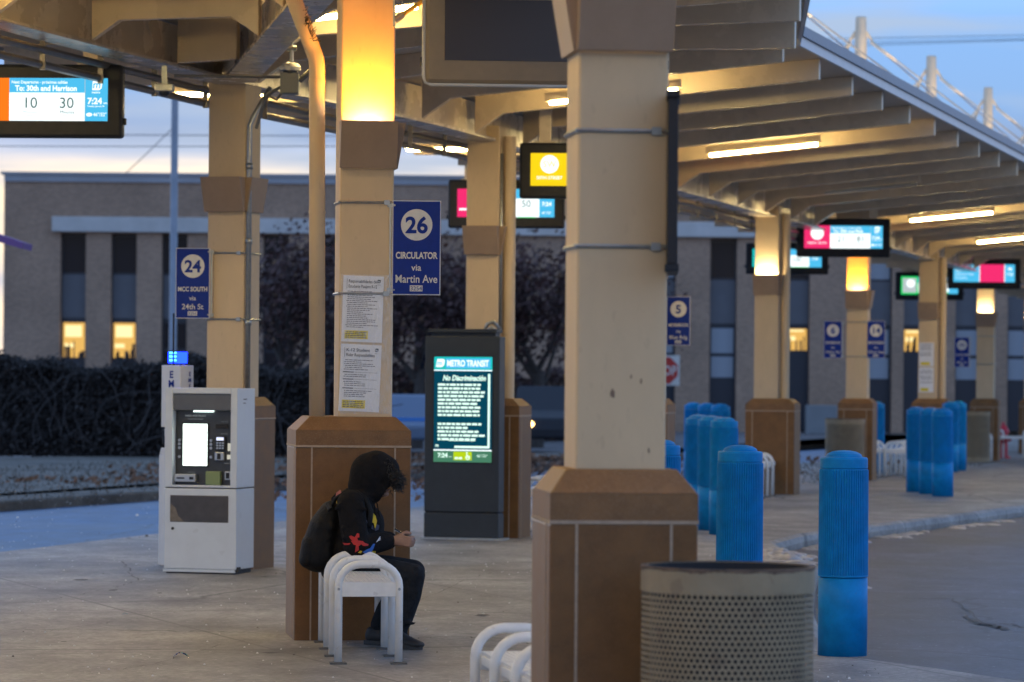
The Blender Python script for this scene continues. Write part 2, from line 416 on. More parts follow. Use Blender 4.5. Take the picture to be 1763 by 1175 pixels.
def sheet(name, poly, z0, z1, mat, bevel=0.0):
    mb = MB(); mb.slab(poly, z0, z1)
    o = mb.build(name, mat, bevel=bevel)
    return tag(o, kind='structure')
sheet('ground', [(-400, -60), (400, -60), (400, 700), (-400, 700)], -0.6, -0.16, lot_mat)
back_edge = [(-12.0, 4), (-7.6, 21.3), (-4.43, 32.4), (-3.5, 36.0), (-1.6, 42), (0.4, 49.5), (2.6, 57.6), (5.2, 67), (9.5, 83), (15, 103)]
front_edge = [(14, 4.0), (6.5, 14), (2.72, 19.6), (2.41, 20.3), (2.04, 21.0), (1.93, 22.5), (2.12, 26), (2.42, 29.5), (2.60, 31.2), (2.62, 32.0), (2.5, 33.2), (2.55, 35.5),
              (2.95, 37.2), (3.8, 39.4), (6.3, 45.7), (9.2, 54), (13.5, 66), (20, 85), (25, 103)]
sheet('platform', back_edge + list(reversed(front_edge)), -0.30, 0.0, concrete, bevel=0.075)
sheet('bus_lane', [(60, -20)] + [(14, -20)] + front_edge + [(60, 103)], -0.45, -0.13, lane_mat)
rd = [(x - 0.3, y + 0.2) for x, y in back_edge]
far_edge = [(-30, 12), (-11.5, 30), (-6.0, 44), (-4.6, 48), (-1.4, 58), (2.5, 70), (6.5, 84), (12, 105)]
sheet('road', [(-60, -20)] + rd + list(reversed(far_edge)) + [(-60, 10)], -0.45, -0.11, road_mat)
verge_back = [(-40, 40), (-14, 60), (-7, 67), (-1.5, 68), (4, 80), (9, 96), (15, 108)]
sheet('verge', far_edge[:-1] + [(11, 102)] + list(reversed(verge_back)), -0.40, 0.02, grass_mat, bevel=0.03)

# ------------------------------------------------------------------ canopy columns
def frust(mb, w0, d0, z0, w1, d1, z1, cx=0, cy=0):
    r = lambda w, d, z: [(cx - w / 2, cy - d / 2, z), (cx + w / 2, cy - d / 2, z), (cx + w / 2, cy + d / 2, z), (cx - w / 2, cy + d / 2, z)]
    mb.loft([r(w0, d0, z0), r(w1, d1, z1)])
LAMP_Y = emat('sconce lamp amber', (1.0, 0.72, 0.48), 75.0)
LAMP_W = emat('sconce lamp warm white', (1.0, 0.82, 0.46), 200.0)
LAMP_OFF = pmat('unlit lamp glass', (0.35, 0.34, 0.3), 0.3)
def column(label, loc, rz, ztop, ped=(0.53, 0.53), pz=(1.18, 1.27, 1.345), pcx=0.0, sconce_z=3.08, lamp=None, pipe=None, side_sconce=1, group='columns holding up the canopy', w=0.322):
    t = thing('canopy_column', label, 'column', loc, rz, group)
    pw, pd = ped; zg, zs, zt = pz
    # pedestal: granite slabs, a sloped cap
    mb = MB(); mb.box(pcx - pw / 2, pcx + pw / 2, -pd / 2, pd / 2, -0.25, zg - 0.006)
    p = mb.build('pedestal', granite, t, bevel=0.008)
    mb = MB(); frust(mb, pw, pd, zg + 0.006, pw, pd, zs, pcx); q = mb.build('pedestal_block', granite2, p)
    mb.__init__(); frust(mb, pw, pd, zs, pw - 0.13 if pw < 0.6 else pw - 0.17, pd - 0.13, zt, pcx); mb.build('pedestal_cap', granite2, p, bevel=0.006)
    mb = MB(); e = 0.0025
    mb.box(pcx - pw / 2 - e, pcx + pw / 2 + e, -pd / 2 - e, pd / 2 + e, zg - 0.0065, zg + 0.0065)
    for sx in (-1, 1):
        x = pcx + sx * (pw / 2 - 0.095)
        mb.box(x - 0.005, x + 0.005, -pd / 2 - e, -pd / 2 + 0.02, -0.2, zg - 0.007)
        mb.box(pcx + sx * (pw / 2 - 0.02), pcx + sx * (pw / 2 + e), -pd / 2 + 0.095, -pd / 2 + 0.105, -0.2, zg - 0.007)
    mb.build('grout_line', grout, p)
    mb = MB(); mb.box(-w / 2, w / 2, -w / 2, w / 2, zt - 0.05, ztop); mb.build('shaft', paint, t, bevel=0.010)
    # wall-washer sconces: an open wedge on the front, another on a side
    def sconce(rot, lit, out_b=0.045, out_t=0.135):
        M = Matrix.Rotation(rot, 4, 'Z')
        zb, h, ws = sconce_z - 0.275, 0.275, w + 0.018
        y0 = -w / 2 - 0.002
        mb = MB(); mb.M = M
        th = 0.008
        # front sheet
        fr = lambda o, z, x: (x, y0 - o, z)
        mb.loft([[fr(out_b, zb, -ws / 2), fr(out_b, zb, ws / 2), fr(out_b - th, zb, ws / 2), fr(out_b - th, zb, -ws / 2)],
                 [fr(out_t, zb + h, -ws / 2), fr(out_t, zb + h, ws / 2), fr(out_t - th, zb + h, ws / 2), fr(out_t - th, zb + h, -ws / 2)]])
        for sx in (-1, 1):
            xa, xb = sx * ws / 2, sx * (ws / 2 - th)
            q = [(0, zb), (-(out_b - th - .001), zb), (-(out_t - th - .001), zb + h), (0, zb + h)]
            mb.loft([[(xa, y0 + yy, zz) for yy, zz in q], [(xb, y0 + yy, zz) for yy, zz in q]])
        mb.box(-ws / 2 + th, ws / 2 - th, y0 - out_b + th, y0, zb, zb + 0.01)
        o = mb.build('sconce', paint_dark, t)
        mb = MB(); mb.M = M
        lw_ = 0.06 if lit is LAMP_Y else 0.11; mb.box(-lw_, lw_, y0 - min(0.095, out_t - 0.015), y0 - 0.02, zb + h - 0.075, zb + h - 0.055)
        mb.build('lamp', lit or LAMP_OFF, o)
        if lit is LAMP_Y:
            ld = bpy.data.lights.new('sconce beam', 'AREA'); ld.energy = 15; ld.color = (1.0, 0.36, 0.0); ld.shape = 'RECTANGLE'; ld.size = 0.30; ld.size_y = 0.02; ld.spread = R(125)
            lo = bpy.data.objects.new('sconce_beam', ld); C.objects.link(lo); lo.parent = o
            lo.location = M @ Vector((0, y0 - 0.105, zb + h - 0.045)); lo.rotation_euler = (R(180), 0, 0)
    sconce(0, lamp)
    sconce(side_sconce * R(90), None, 0.018, 0.065)
    if pipe is not None:
        xp, yp, pr = pipe
        mb = MB(); mb.tube([(xp, yp, zt - 0.06), (xp, yp, ztop - 0.1)], pr, 20)
        mb.tube([(xp, yp, 2.62), (xp, yp, 2.66)], pr + 0.004, 20)
        mb.build('downpipe', paint, t, smooth=False, bevel=0)
    return t
def strap(t, z, w=0.322, col=None, name='steel_strap'):
    mb = MB(); e = w / 2 + 0.004
    for a, b in (((-e, -e), (e, -e)), ((e, -e), (e, e)), ((e, e), (-e, e)), ((-e, e), (-e, -e))):
        mb.tube([(a[0], a[1], z), (b[0], b[1], z)], 0.0085, 6, flat=1.0)
    mb.box(0.10, 0.135, -e - 0.012, -e + 0.002, z - 0.014, z + 0.014)
    return mb.build(name, galv, t)
def zoff(Y): return -0.010 * (Y - 36)
BEAM = lambda Y: 3.82 + zoff(Y)

ZF = [29.7, 36.0, 42.8, 49.6, 56.4, 63.2, 70.0, 76.8, 83.6]
ptop = lambda Y: 1.40 - 0.0050 * (Y - 24)
scz = lambda Y: 3.086 - 0.0062 * (Y - 22)
near_col = column('nearest canopy column, tallest and widest in view, on a brown stone pedestal behind the mesh bin', (gx(1052, 13.3), 13.3, -0.076), R(6.5), 4.25, ped=(0.525, 0.525), pz=(1.15, 1.25, 1.335), lamp=LAMP_Y, side_sconce=-1, sconce_z=3.085)
strap(near_col, 2.53); strap(near_col, 2.122)
mb = MB(); rng = random.Random(31)
for (x0, z0, k) in ((-0.03, 1.60, .010), (0.035, 1.66, .005), (0.07, 1.645, .006), (0.1, 1.40, .006)):
    mb.poly([(x0 + k * (0.6 + rng.random() * .7) * math.cos(a) * (.6 if k < .01 else 1), -0.1628, z0 + k * (0.6 + rng.random()) * math.sin(a) * 1.5) for a in [i * 0.52 for i in range(12)]])
mb.build('scuff_mark', pmat('scuff', (0.20, 0.13, 0.09), 0.8), near_col, fix=False)
c26x = gx(621, 22.34)
col26 = column('canopy column glowing amber at its top, paper notices taped to it, beside the seated person', (c26x, 22.34, 0), TH_B, 4.2, ped=(0.685, 0.66), pz=(1.148, 1.241, 1.323), pcx=-0.085, lamp=LAMP_Y, side_sconce=1)
strap(col26, 2.602); strap(col26, 2.058)
c24p = (-2.25, 29.95, 0)
col24 = column('canopy column with a grey conduit behind the lit ticket machine', c24p, TH_A - R(4), 4.3, pz=(1.205, 1.304, 1.378), sconce_z=3.135, side_sconce=1)
strap(col24, 2.53); strap(col24, 2.0)
specs = [
    (36.0, True, None, 'canopy column with a round downpipe rising behind the dark information kiosk'),
    (42.8, False, LAMP_Y, 'canopy column almost hidden by the nearest column, carrying the route 5 sign'),
    (49.6, True, LAMP_W, 'canopy column washed by a warm white lamp, its wide pedestal right of the blue bollard cluster'),
    (56.4, False, LAMP_Y, 'amber lit canopy column standing between the route 6 and route 14 signs'),
    (63.2, True, None, 'unlit canopy column with a downpipe and silvery notices, behind three blue bollards'),
    (70.0, False, LAMP_W, 'far canopy column lit warm white, a bin standing in front of its pedestal'),
    (76.8, True, LAMP_Y, 'farthest canopy column in view, lit amber at the right edge of the photo'),
]
cols = {}
for zf, pp, lm, lb in specs:
    pt = ptop(zf)
    ped = (0.66, 0.53) if pp else (0.53, 0.53)
    cols[zf] = column(lb, (A_x(zf), zf, 0), TH_A + R(2), BEAM(zf) + 0.15, ped=ped, pz=(pt - 0.165, pt - 0.075, pt), pcx=0.075 if pp else 0.0,
                      sconce_z=scz(zf), lamp=lm, pipe=(0.235, -0.03, 0.062) if pp else None, side_sconce=1)
for zf in (42.8, 56.4, 70.0):
    strap(cols[zf], 2.50 - 0.004 * (zf - 30)); strap(cols[zf], 1.98 - 0.004 * (zf - 30))
# the bent rain pipe left of the amber column, with bird spikes on its slope
mb = MB()
Ci = lambda px, py, Y=22.2: frame(col26).inverted() @ at(px, py, Y)
pa, pb, pc, pd_ = Ci(546, 735), Ci(546, 118), Ci(541, 92), Ci(487, -50, 22.0)
mb.tube([pa, Ci(546, 215), pb, Ci(545, 104), pc, Ci(533, 70), pd_], 0.048, 20)
dp = mb.build('downpipe', paint, col26, smooth=True)
mb = MB()
for zz in (140, 365): mb.tube([Ci(546, zz - 2), Ci(546, zz + 2)], 0.051, 20)
mb.build('pipe_collar', paint, dp)
mb = MB()
for i in range(70):
    f = random.random()
    p = Ci(536 + (500 - 536) * f, 78 + (-12 - 78) * f, 22.12) + Vector((0.01, -0.02, 0.02))
    d = Vector((random.uniform(-.02, .05), random.uniform(-.03, 0.0), random.uniform(-.015, .05)))
    mb.tube([p, p + d], 0.0022, 4)
mb.build('bird_spike', pmat('dark spike', (0.06, 0.045, 0.03), 0.5), dp)
# conduit and downpipe on column 24
mb = MB(); xx = 0.19
mb.tube([(xx, -0.14, 1.36), (xx, -0.14, 3.55), (xx + 0.02, -0.12, 3.62), (xx + 0.14, -0.05, 3.86)], 0.021, 10)
for zz in (1.95, 2.6, 3.2): mb.tube([(xx, -0.14, zz), (xx, -0.14, zz + 0.05)], 0.028, 10)
mb.build('conduit', galv, col24, smooth=True)
mb = MB()
k = cols[36.0]
mb.tube([(0.175, -0.12, 2.0), (0.175, -0.12, 3.7)], 0.014, 8); mb.tube([(0.02, -0.14, 1.98), (0.06, -0.16, 2.06), (0.12, -0.16, 2.08), (0.175, -0.14, 2.0)], 0.02, 8); mb.tube([(0.05, -0.17, 1.98), (0.1, -0.17, 2.03), (0.15, -0.17, 1.99)], 0.018, 8)
mb.build('conduit', galv, k, smooth=True)

# ------------------------------------------------------------------ canopy
canopy = thing('station_canopy', 'long tan steel bus station canopy with ribs and an aluminium fascia above the platform', 'canopy', (A_x(36), 36, 0))
def deck_right(zf):
    if zf >= 33.8: return 3.47
    k = 0.0757 + (33.8 - zf) * 0.0008
    return (k * zf - A_x(zf)) / (0.965 + 0.26 * k)
def canopy_right(zf):      # how far the rib under foot zf reaches towards the lane
    if zf >= 33.0: return 3.42
    return deck_right(zf) - 0.06
def prof(zf, r):           # underside height of the deck
    if r < 0: return BEAM(zf) + 0.36 + (-r) * 0.02
    return BEAM(zf) + 0.36 + r * 0.093
ribs = [36.85 + 1.7 * i for i in range(-14, 32)]
def B_at(zf):              # signed reach r along the rib where the branch beam B crosses
    # beam B runs from the column at 29.95 towards the camera: x = -2.25 + 0.152*(29.95-y)
    for r in [i * 0.02 for i in range(0, 500)]:
        p = A_pt(zf, r, 0)
        if p.x >= -2.25 + 0.152 * (29.95 - p.y): return r
    return None
def rib_mesh(zf):
    W = canopy_right(zf); mb = MB(); half = 0.035
    th = 0.27 - 0.0
    b = BEAM(zf)
    def rib(poly):
        rings = []
        for s in (-half, half): rings.append([A_pt(zf, r, h) + dA * s for r, h in poly])
        mb.loft(rings)
    if zf >= 29.5:
        top = [(W, prof(zf, W)), (0.13, prof(zf, 0.13))]
        if zf > 33.0: low = [(0.13, b + 0.02), (0.40, b + 0.20), (W, b + 0.485)]
        else: low = [(0.13, b + 0.02), (0.40, b + 0.20), (W * 0.62, b + 0.43), (W, b + 0.40 + 0.02 * (33 - zf))]
        rib(top + low)
        rib([(-0.13, prof(zf, -0.13)), (-2.05, prof(zf, -2.05)), (-2.05, b + 0.19), (-0.40, b + 0.17), (-0.13, b + 0.02)])
    else:
        rb = B_at(zf)
        top = [(rb - 0.13, prof(zf, rb)), (0.13, prof(zf, 0.13))]
        if rb > 0.75: rib(top + [(0.13, b + 0.03), (0.34, b + 0.17), (rb - 0.34, b + 0.18), (rb - 0.13, b + 0.04)])
        else: rib(top + [(0.13, b + 0.03), (rb - 0.13, b + 0.05)])
        rib([(W, prof(zf, W)), (rb + 0.13, prof(zf, rb + .13)), (rb + 0.13, b + 0.06), (rb + 0.40, b + 0.22), (W, b + 0.45)])
        rib([(-0.13, prof(zf, -0.13)), (-2.05, prof(zf, -2.05)), (-2.05, b + 0.19), (-0.40, b + 0.17), (-0.13, b + 0.02)])
    return mb
for zf in ribs:
    if zf > 16: rib_mesh(zf).build('rafter', roofpaint, canopy, world=True, bevel=0.006)
# main beam A: a channel with lower flange
def beam_along(fn, z0, z1, step=1.7):
    mb = MB(); rings = []; y = z0
    while y <= z1 + 1e-3:
        c, n = fn(y); b = BEAM(c.y) 
        sec = [(-0.13, b), (0.13, b), (0.13, b + 0.025), (0.035, b + 0.035), (0.035, b + 0.34), (-0.035, b + 0.34), (-0.035, b + 0.035), (-0.13, b + 0.025)]
        rings.append([Vector((c.x, c.y, 0)) + n * r + Vector((0, 0, h)) for r, h in sec]); y += step
    mb.loft(rings); return mb
def fA(y): return Vector((A_x(y), y, 0)), nA
beam_along(fA, 12.0, 92.0).build('beam', roofpaint, canopy, world=True)
nB = Vector((math.cos(TH_B), math.sin(TH_B), 0))
def fB(y): return Vector((-2.25 + 0.152 * (29.95 - y), y, 0)), nB
beam_along(fB, 6.0, 29.6, 1.18).build('beam', roofpaint, canopy, world=True)
# roof deck
mb = MB(); rings = []
zs = [9.0 + 1.7 * i for i in range(0, 14)] + [32.4, 33.1, 33.8] + [34.5 + 1.7 * i for i in range(0, 36)]
for zf in zs:
    W = deck_right(zf)
    sec = [(-2.35, prof(zf, -2.35)), (-0.9, prof(zf, -0.9)), (0, prof(zf, 0)), (1.6, prof(zf, 1.6)), (W, prof(zf, W)), (W, prof(zf, W) + 0.09), (0, prof(zf, 0) + 0.12), (-2.35, prof(zf, -2.35) + 0.09)]
    rings.append([A_pt(zf, r, h) for r, h in sec])
mb.loft(rings); mb.build('roof_deck', deckpaint, canopy, world=True)
# fascia: pale lower strip, darker gutter above
def edge_strip(r0, r1, h0, h1, side, mat, name):
    mb = MB(); rings = []
    for zf in zs:
        W = (deck_right(zf) + 0.002) if side > 0 else -2.352
        h = prof(zf, W)
        rings.append([A_pt(zf, W + side * r, h + z) for r, z in ((r0, h0), (r1, h0), (r1, h1), (r0, h1))])
    mb.loft(rings); return mb.build(name, mat, canopy, world=True)
edge_strip(0, 0.03, -0.02, 0.065, 1, alum, 'fascia')
edge_strip(0, 0.055, 0.067, 0.16, 1, gutter, 'gutter')
edge_strip(0, 0.03, -0.07, 0.12, -1, gutter, 'fascia')
# conduits clipped below beam A
mb = MB()
for dr, dz, rr in ((-0.26, -0.03, 0.028), (-0.30, -0.13, 0.03)):
    mb.tube([A_pt(y, dr, BEAM(y) + dz) for y in (18, 24, 30, 36, 42, 48, 54)], rr, 8)
for y in [19 + 1.1 * i for i in range(30)]:
    p = A_pt(y, -0.28, BEAM(y))
    mb.box(p.x - 0.02, p.x + 0.02, p.y - 0.02, p.y + 0.02, p.z - 0.17, p.z + 0.08)
mb.build('conduit', pmat('conduit grey', (0.20, 0.19, 0.18), 0.35, 0.6, var=0.2, vscale=10), canopy, world=True)

# fluorescent fittings between the ribs
TUBE = emat('fluorescent tube', (1.0, 0.72, 0.28), 90.0)
def tube_light(label, zf, r, lit=True):
    h = BEAM(zf) + (0.285 + (r - 1.64) * 0.0944 if r > 0 else 0.185)
    t = thing('strip_light', label, 'strip light', A_pt(zf, r, h), TH_A, 'strip lights under the canopy')
    sl = math.atan(0.093) if r > 0 else 0
    mb = MB(); mb.M = Matrix.Rotation(-sl, 4, 'Y')
    mb.box(-0.64, 0.64, -0.028, 0.028, 0.022, 0.10); mb.build('fitting', roofpaint, t, bevel=0.004)
    mb = MB(); mb.M = Matrix.Rotation(-sl, 4, 'Y')
    mb.box(-0.6, 0.6, -0.034, 0.034, -0.010, 0.018)
    mb.build('tube', TUBE if lit else LAMP_OFF, t, bevel=0.008)
    return t
mids = [34.45 + 6.8 * i for i in range(-3, 8)]
LB = {41.25: 'brightest lit strip light, between ribs right of the nearest column', 54.85: 'lit strip light above the magenta and cyan screen', 34.45: 'lit strip light cut off by the nearest column, just below the clipped rib ends',
      61.65: 'lit strip light touching the right edge of the photo', 48.05: 'unlit strip light between two lit ones in the right half of the canopy'}
for i, zf in enumerate(mids):
    near_lbl = [l for k2, l in LB.items() if abs(k2 - zf) < 0.2]
    if zf > 66: continue
    tube_light(near_lbl[0] if near_lbl else ['lit strip light out of view above the nearest column', 'lit strip light out of view above the bench', 'lit strip light out of view above the amber column'][i % 3], zf, 1.64, abs(zf - 48.05) > 0.3)
for (lx, ly), lb in zip(((-1.0, 9.0), (-1.5, 13.0), (-1.1, 17.5)), ('unseen strip light added as warm fill, over the camera', 'unseen strip light added as warm fill, just before the nearest column', 'unseen strip light added as warm fill, between the nearest and amber columns')):  # extra unseen strip lights, added to warm the column fronts
    o = tube_light(lb, 22.0, 1.64); o.location = (lx, ly, BEAM(ly) + 0.28)
o = tube_light('unseen strip light added to brighten the narrow end of the canopy', 24.1, 0.9); o.location.z = BEAM(24.1) + 0.08  # unseen, added to light the ribs where the two beams meet
tube_light('lit strip light left of the ticket machine column, under the back edge of the canopy', 32.7, -1.3)
tube_light('lit strip light behind the amber column, under the back edge of the canopy', 39.5, -1.3)
tube_light('lit strip light behind the nearest column, under the back edge of the canopy', 46.3, -1.3)
tube_light('lit strip light out of view at the upper left', 25.9, -1.3)

# masts with stay cables rising through the roof over the columns
mast_paint = pmat('mast white paint', (0.58, 0.50, 0.38), 0.5, var=0.08, vscale=6)
cable_m = pmat('stay cable', (0.22, 0.23, 0.25), 0.5, 0.2)
def mast(zf, label):
    base = A_pt(zf, 0, BEAM(zf) + 0.36)
    t = thing('stay_mast', label, 'mast', base, TH_A, 'white stay masts above the canopy')
    H = 7.03 - base.z
    mb = MB(); mb.lathe([(0.085, 0.1), (0.105, H * 0.5), (0.085, H - 0.03), (0.075, H)], 16); mb.build('pole', mast_paint, t, smooth=True)
    mb = MB(); mb.prism([(-0.2, H - 0.42), (-0.09, H - 0.30), (0.09, H - 0.30), (0.2, H - 0.42), (0.2, H - 0.38), (0.1, H - 0.22), (-0.1, H - 0.22), (-0.2, H - 0.38)], -0.02, 0.02); mb.build('cable_lug', mast_paint, t)
    for r, dz in ((3.0, 3.4), (3.0, -3.4), (-1.8, 3.4), (-1.8, -3.4)):
        e = Vector((r, dz, 0.12 + (0.28 if r > 0 else 0.04)))
        a = Vector((0.17 if r > 0 else -0.17, 0, H - 0.39))
        mb = MB(); mb.tube([a, e], 0.0125, 6); cb = mb.build('stay_cable', cable_m, t)
        mb = MB(); mb.tube([a, a + (e - a).normalized() * 0.55], [0.026, 0.016], 8); mb.build('cable_socket', mast_paint, cb)
    # small uplight at the mast foot
    mb = MB(); mb.box(0.5, 0.7, -0.7, -0.5, 0.30, 0.32); mb.build('lamp', emat('mast uplight', (1, 0.74, 0.44), 1100), t)
    return t
mast(49.6, 'white stay mast rising above the top edge, only its cables in view')
mast(56.4, 'tallest looking white stay mast, leftmost of those against the sky')
mast(63.2, 'second white stay mast from the left against the sky')
mast(70.0, 'third white stay mast from the left against the sky')
mast(76.8, 'white stay mast cut by the right edge of the photo')

# ------------------------------------------------------------------ departure screens
def bars(mb, x0, x1, z, h, y, rng, wmin=0.012, wmax=0.05, gap=0.008):
    x = x0
    while x < x1 - wmin:
        ww = min(rng.uniform(wmin, wmax), x1 - x)
        mb.rect(x, x + ww, z, z + h, y); x += ww + gap
def display(label, loc, rz, content, W=1.33, H=0.55, D=0.14, drop=0.0, glossy=False, body=None):
    t = thing('departure_screen', label, 'screen', loc, rz, 'departure screens hung under the canopy')
    mb = MB(); mb.box(-W / 2, W / 2, -D / 2, D / 2, -H / 2, H / 2)
    mb.build('housing', body or blackplastic, t, bevel=0.025)
    for sx in (-0.42, 0.42):
        mb = MB(); mb.box(sx - 0.06, sx + 0.06, -0.05, 0.05, H / 2 - 0.005, H / 2 + 0.45 + drop)
        mb.box(sx - 0.10, sx + 0.10, -0.06, 0.06, H / 2 - 0.002, H / 2 + 0.012)
        mb.build('bracket', roofpaint, t, bevel=0.005)
    for sx in (-1, 1):
        mb = MB(); mb.box(sx * (W / 2 + 0.008) - 0.014, sx * (W / 2 + 0.008) + 0.014, -0.03, 0.012, -H / 2 + 0.10, -H / 2 + 0.15)
        mb.build('latch', blackplastic, t, bevel=0.004)
    y = -D / 2 - 0.004
    pw, ph = W * 0.836, H * 0.585
    zc = 0.01
    if content is None:
        mb = MB(); e = W / 2 + 0.004; mb.tube([(-e, -D / 2 + 0.02, H / 2), (-e, -D / 2 + 0.02, -H / 2 + 0.04), (-e + 0.012, -D / 2 + 0.02, -H / 2 + 0.010), (-e + 0.04, -D / 2 + 0.02, -H / 2 - 0.003), (e, -D / 2 + 0.02, -H / 2 - 0.003)], 0.011, 8); mb.build('trim', pmat('pale trim', (0.5, 0.48, 0.44), 0.4), t, smooth=True)
        mb = MB(); mb.rect(-pw / 2, pw / 2, zc - ph / 2, zc + ph / 2, y); mb.build('display_panel', pmat('dead display glass', (0.02, 0.013, 0.016), 0.22), t)
        return t
    pan = {}
    def P(mat):
        if mat not in pan: pan[mat] = MB()
        return pan[mat]
    def R_(mat, a, b, c, d, layer=0): P(mat).rect(-pw / 2 + a * pw, -pw / 2 + b * pw, zc - ph / 2 + c * ph, zc - ph / 2 + d * ph, y - 0.002 * layer)
    def T_(mat, s, a, c, h, align='CENTER', maxw=None, bold=0.012, layer=2): P(mat).text(s, -pw / 2 + a * pw, zc - ph / 2 + c * ph, h * ph, y - 0.002 * layer, align, bold, maxw * pw if maxw else None)
    content(R_, T_, P, pw, ph, zc, y)
    first = None
    for mt, m in pan.items():
        nm = 'lettering' if mt in (S_INK, S_PALE) else 'display_panel'
        m.build(nm, mt, t, fix=False)
    return t
def swirl_logo(R_, T_, a, c, k, P, pw, ph, zc, y):
    # rounded slanted badge with an m in it
    x = -pw / 2 + a * pw; z = zc - ph / 2 + c * ph; s = k * ph
    q = [(-0.42, -0.5), (0.25, -0.5), (0.45, -0.3), (0.55, 0.3), (0.42, 0.5), (-0.28, 0.5), (-0.36, 0.42)]
    P(S_WHITE).poly([(x + px_ * s * 1.05, y - 0.004, z + pz_ * s) for px_, pz_ in q])
    P(S_BLUE).text('m', x - 0.02 * s, z - 0.30 * s, 0.72 * s, y - 0.006, 'CENTER', 0.02, 0.75 * s, slant=0.15)
def arrivals(route_mat, head1, head2, m1_, m2_, badge=None, tag_='', big=0.42, sub=True):
    def f(R_, T_, P, pw, ph, zc, y):
        R_(route_mat, 0, 0.33, 0, 1); R_(S_BLUE, 0.33, 0.845, 0.66, 1); R_(S_WHITE, 0.33, 0.845, 0, 0.66); R_(S_BLUE, 0.845, 1, 0, 1)
        R_(S_PALE, 0.843, 0.847, 0.02, 0.98, 1)
        T_(S_WHITE, head1, 0.345, 0.87, 0.07, 'LEFT', 0.38); T_(S_WHITE, head2, 0.37, 0.70, 0.125, 'LEFT', 0.42, 0.03)
        T_(S_INK, m1_, 0.472, 0.30, 0.25, bold=0.0); T_(S_INK, m2_, 0.72, 0.30, 0.25, bold=0.0)
        if sub:
            for s, a in ((S_PALE, 0.472), (S_INK, 0.725)):
                T_(s, 'Minutes', a, 0.17, 0.075, bold=0); T_(S_PALE, 'Minutos', a, 0.10, 0.05, bold=0)
        swirl_logo(R_, T_, 0.925, 0.84, 0.24, P, pw, ph, zc, y)
        T_(S_WHITE, 'metro', 0.92, 0.645, 0.055); T_(S_WHITE, '7:24', 0.912, 0.40, 0.14, bold=0.03); T_(S_WHITE, 'am', 0.985, 0.40, 0.05)
        T_(S_WHITE, 'Tuesday, January 20', 0.92, 0.33, 0.035, maxw=0.12)
        P(S_WHITE).ico((-pw / 2 + 0.875 * pw, y - 0.003, zc - ph / 2 + 0.15 * ph), (0.024, 0.001, 0.014), 2)
        T_(S_WHITE, '46°/32°', 0.948, 0.115, 0.08, maxw=0.09)
        if badge:
            x = -pw / 2 + 0.165 * pw; z = zc - ph / 2 + 0.66 * ph
            P(S_WHITE).disc(x, y - 0.004, z, 0.285 * ph)
            T_(route_mat, badge, 0.165, 0.60, 0.16, layer=4, maxw=0.14, bold=0.0)
            T_(S_WHITE, tag_, 0.165, 0.19, 0.09, maxw=0.24)
    return f
def adrot(p): return p
s1 = at(62, 175, 28.0)
display('departure screen at the upper left showing 10 and 30 minutes, orange at its left edge', s1, R(-3), arrivals(S_ORANGE, 'Next Departures - próximas salidas', 'To: 30th and Harrison', '10', '30', '30', 'HARRISON'), drop=-0.1)
display('dead dark display screen hung in front of the nearest column', at(938, 59, 20.5), R(4), None, W=1.33, H=0.575, body=pmat('lamplit display housing', (0.20, 0.150, 0.095), 0.4, var=0.1, vscale=8))  # warm glow of the strip lights put into the housing's brown
def yellow_sw(R_, T_, P, pw, ph, zc, y):
    R_(S_YEL, 0, 0.34, 0, 1); R_(S_BLUE, 0.345, 1, 0.66, 1); R_(S_WHITE, 0.345, 1, 0, 0.66)
    P(S_WHITE).disc(-pw / 2 + 0.165 * pw, y - 0.004, zc - ph / 2 + 0.66 * ph, 0.28 * ph)
    T_(S_YEL, 'SW', 0.165, 0.57, 0.19, layer=4, bold=0.0); T_(S_WHITE, '50TH STREET', 0.165, 0.20, 0.095, maxw=0.23)
display('departure screen with a yellow SW panel, half hidden by the nearest column', at(1013, 295, 36.0), R(-4), yellow_sw, H=0.54)
def fifty(R_, T_, P, pw, ph, zc, y):
    R_(S_MAG, 0, 0.33, 0, 1); R_(S_BLUE, 0.33, 1, 0.66, 1); R_(S_WHITE, 0.33, 0.845, 0, 0.66); R_(S_BLUE, 0.845, 1, 0, 0.66)
    R_(S_WHITE, 0.02, 0.16, 0.24, 0.31, 1)
    R_(S_GREEN, 0.62, 0.81, -0.02, 0.012, 1)
    T_(S_INK, '50', 0.71, 0.36, 0.24, bold=0.0); T_(S_PALE, 'Minutes', 0.71, 0.17, 0.09, bold=0)
    T_(S_WHITE, '7:24', 0.92, 0.40, 0.14, bold=0.03); T_(S_WHITE, '46°/32°', 0.92, 0.12, 0.08, maxw=0.14); T_(S_WHITE, 'metro', 0.9, 0.80, 0.1)
display('departure screen showing 50 minutes, its middle hidden by the column behind the kiosk', at(872, 352, 42.4), R(-6), fifty)
display('departure screen with a magenta badge panel and 21 and 81 minutes, above the right pedestals', at(1452, 410, 53.0), R(-4), arrivals(S_MAG, 'Next Departures - próximas salidas', 'To: 39th and Park', '21', '81', ' ', 'NORTH / SOUTH'))
def teal_one(R_, T_, P, pw, ph, zc, y):
    R_(S_TEAL, 0, 0.33, 0, 1); R_(S_BLUE, 0.33, 1, 0.66, 1); R_(S_WHITE, 0.33, 0.82, 0, 0.66); R_(S_BLUE, 0.82, 1, 0, 0.66); R_(S_GREEN, 0.33, 0.82, -0.01, 0.02, 1)
    T_(S_INK, '10', 0.38, 0.30, 0.25, bold=0); T_(S_INK, '100', 0.64, 0.30, 0.25, bold=0); T_(S_WHITE, '7:24', 0.9, 0.4, 0.14)
display('departure screen with a teal edge, crossed by the warm white lit column', at(1355, 446, 60.0), R(-4), teal_one, H=0.5)
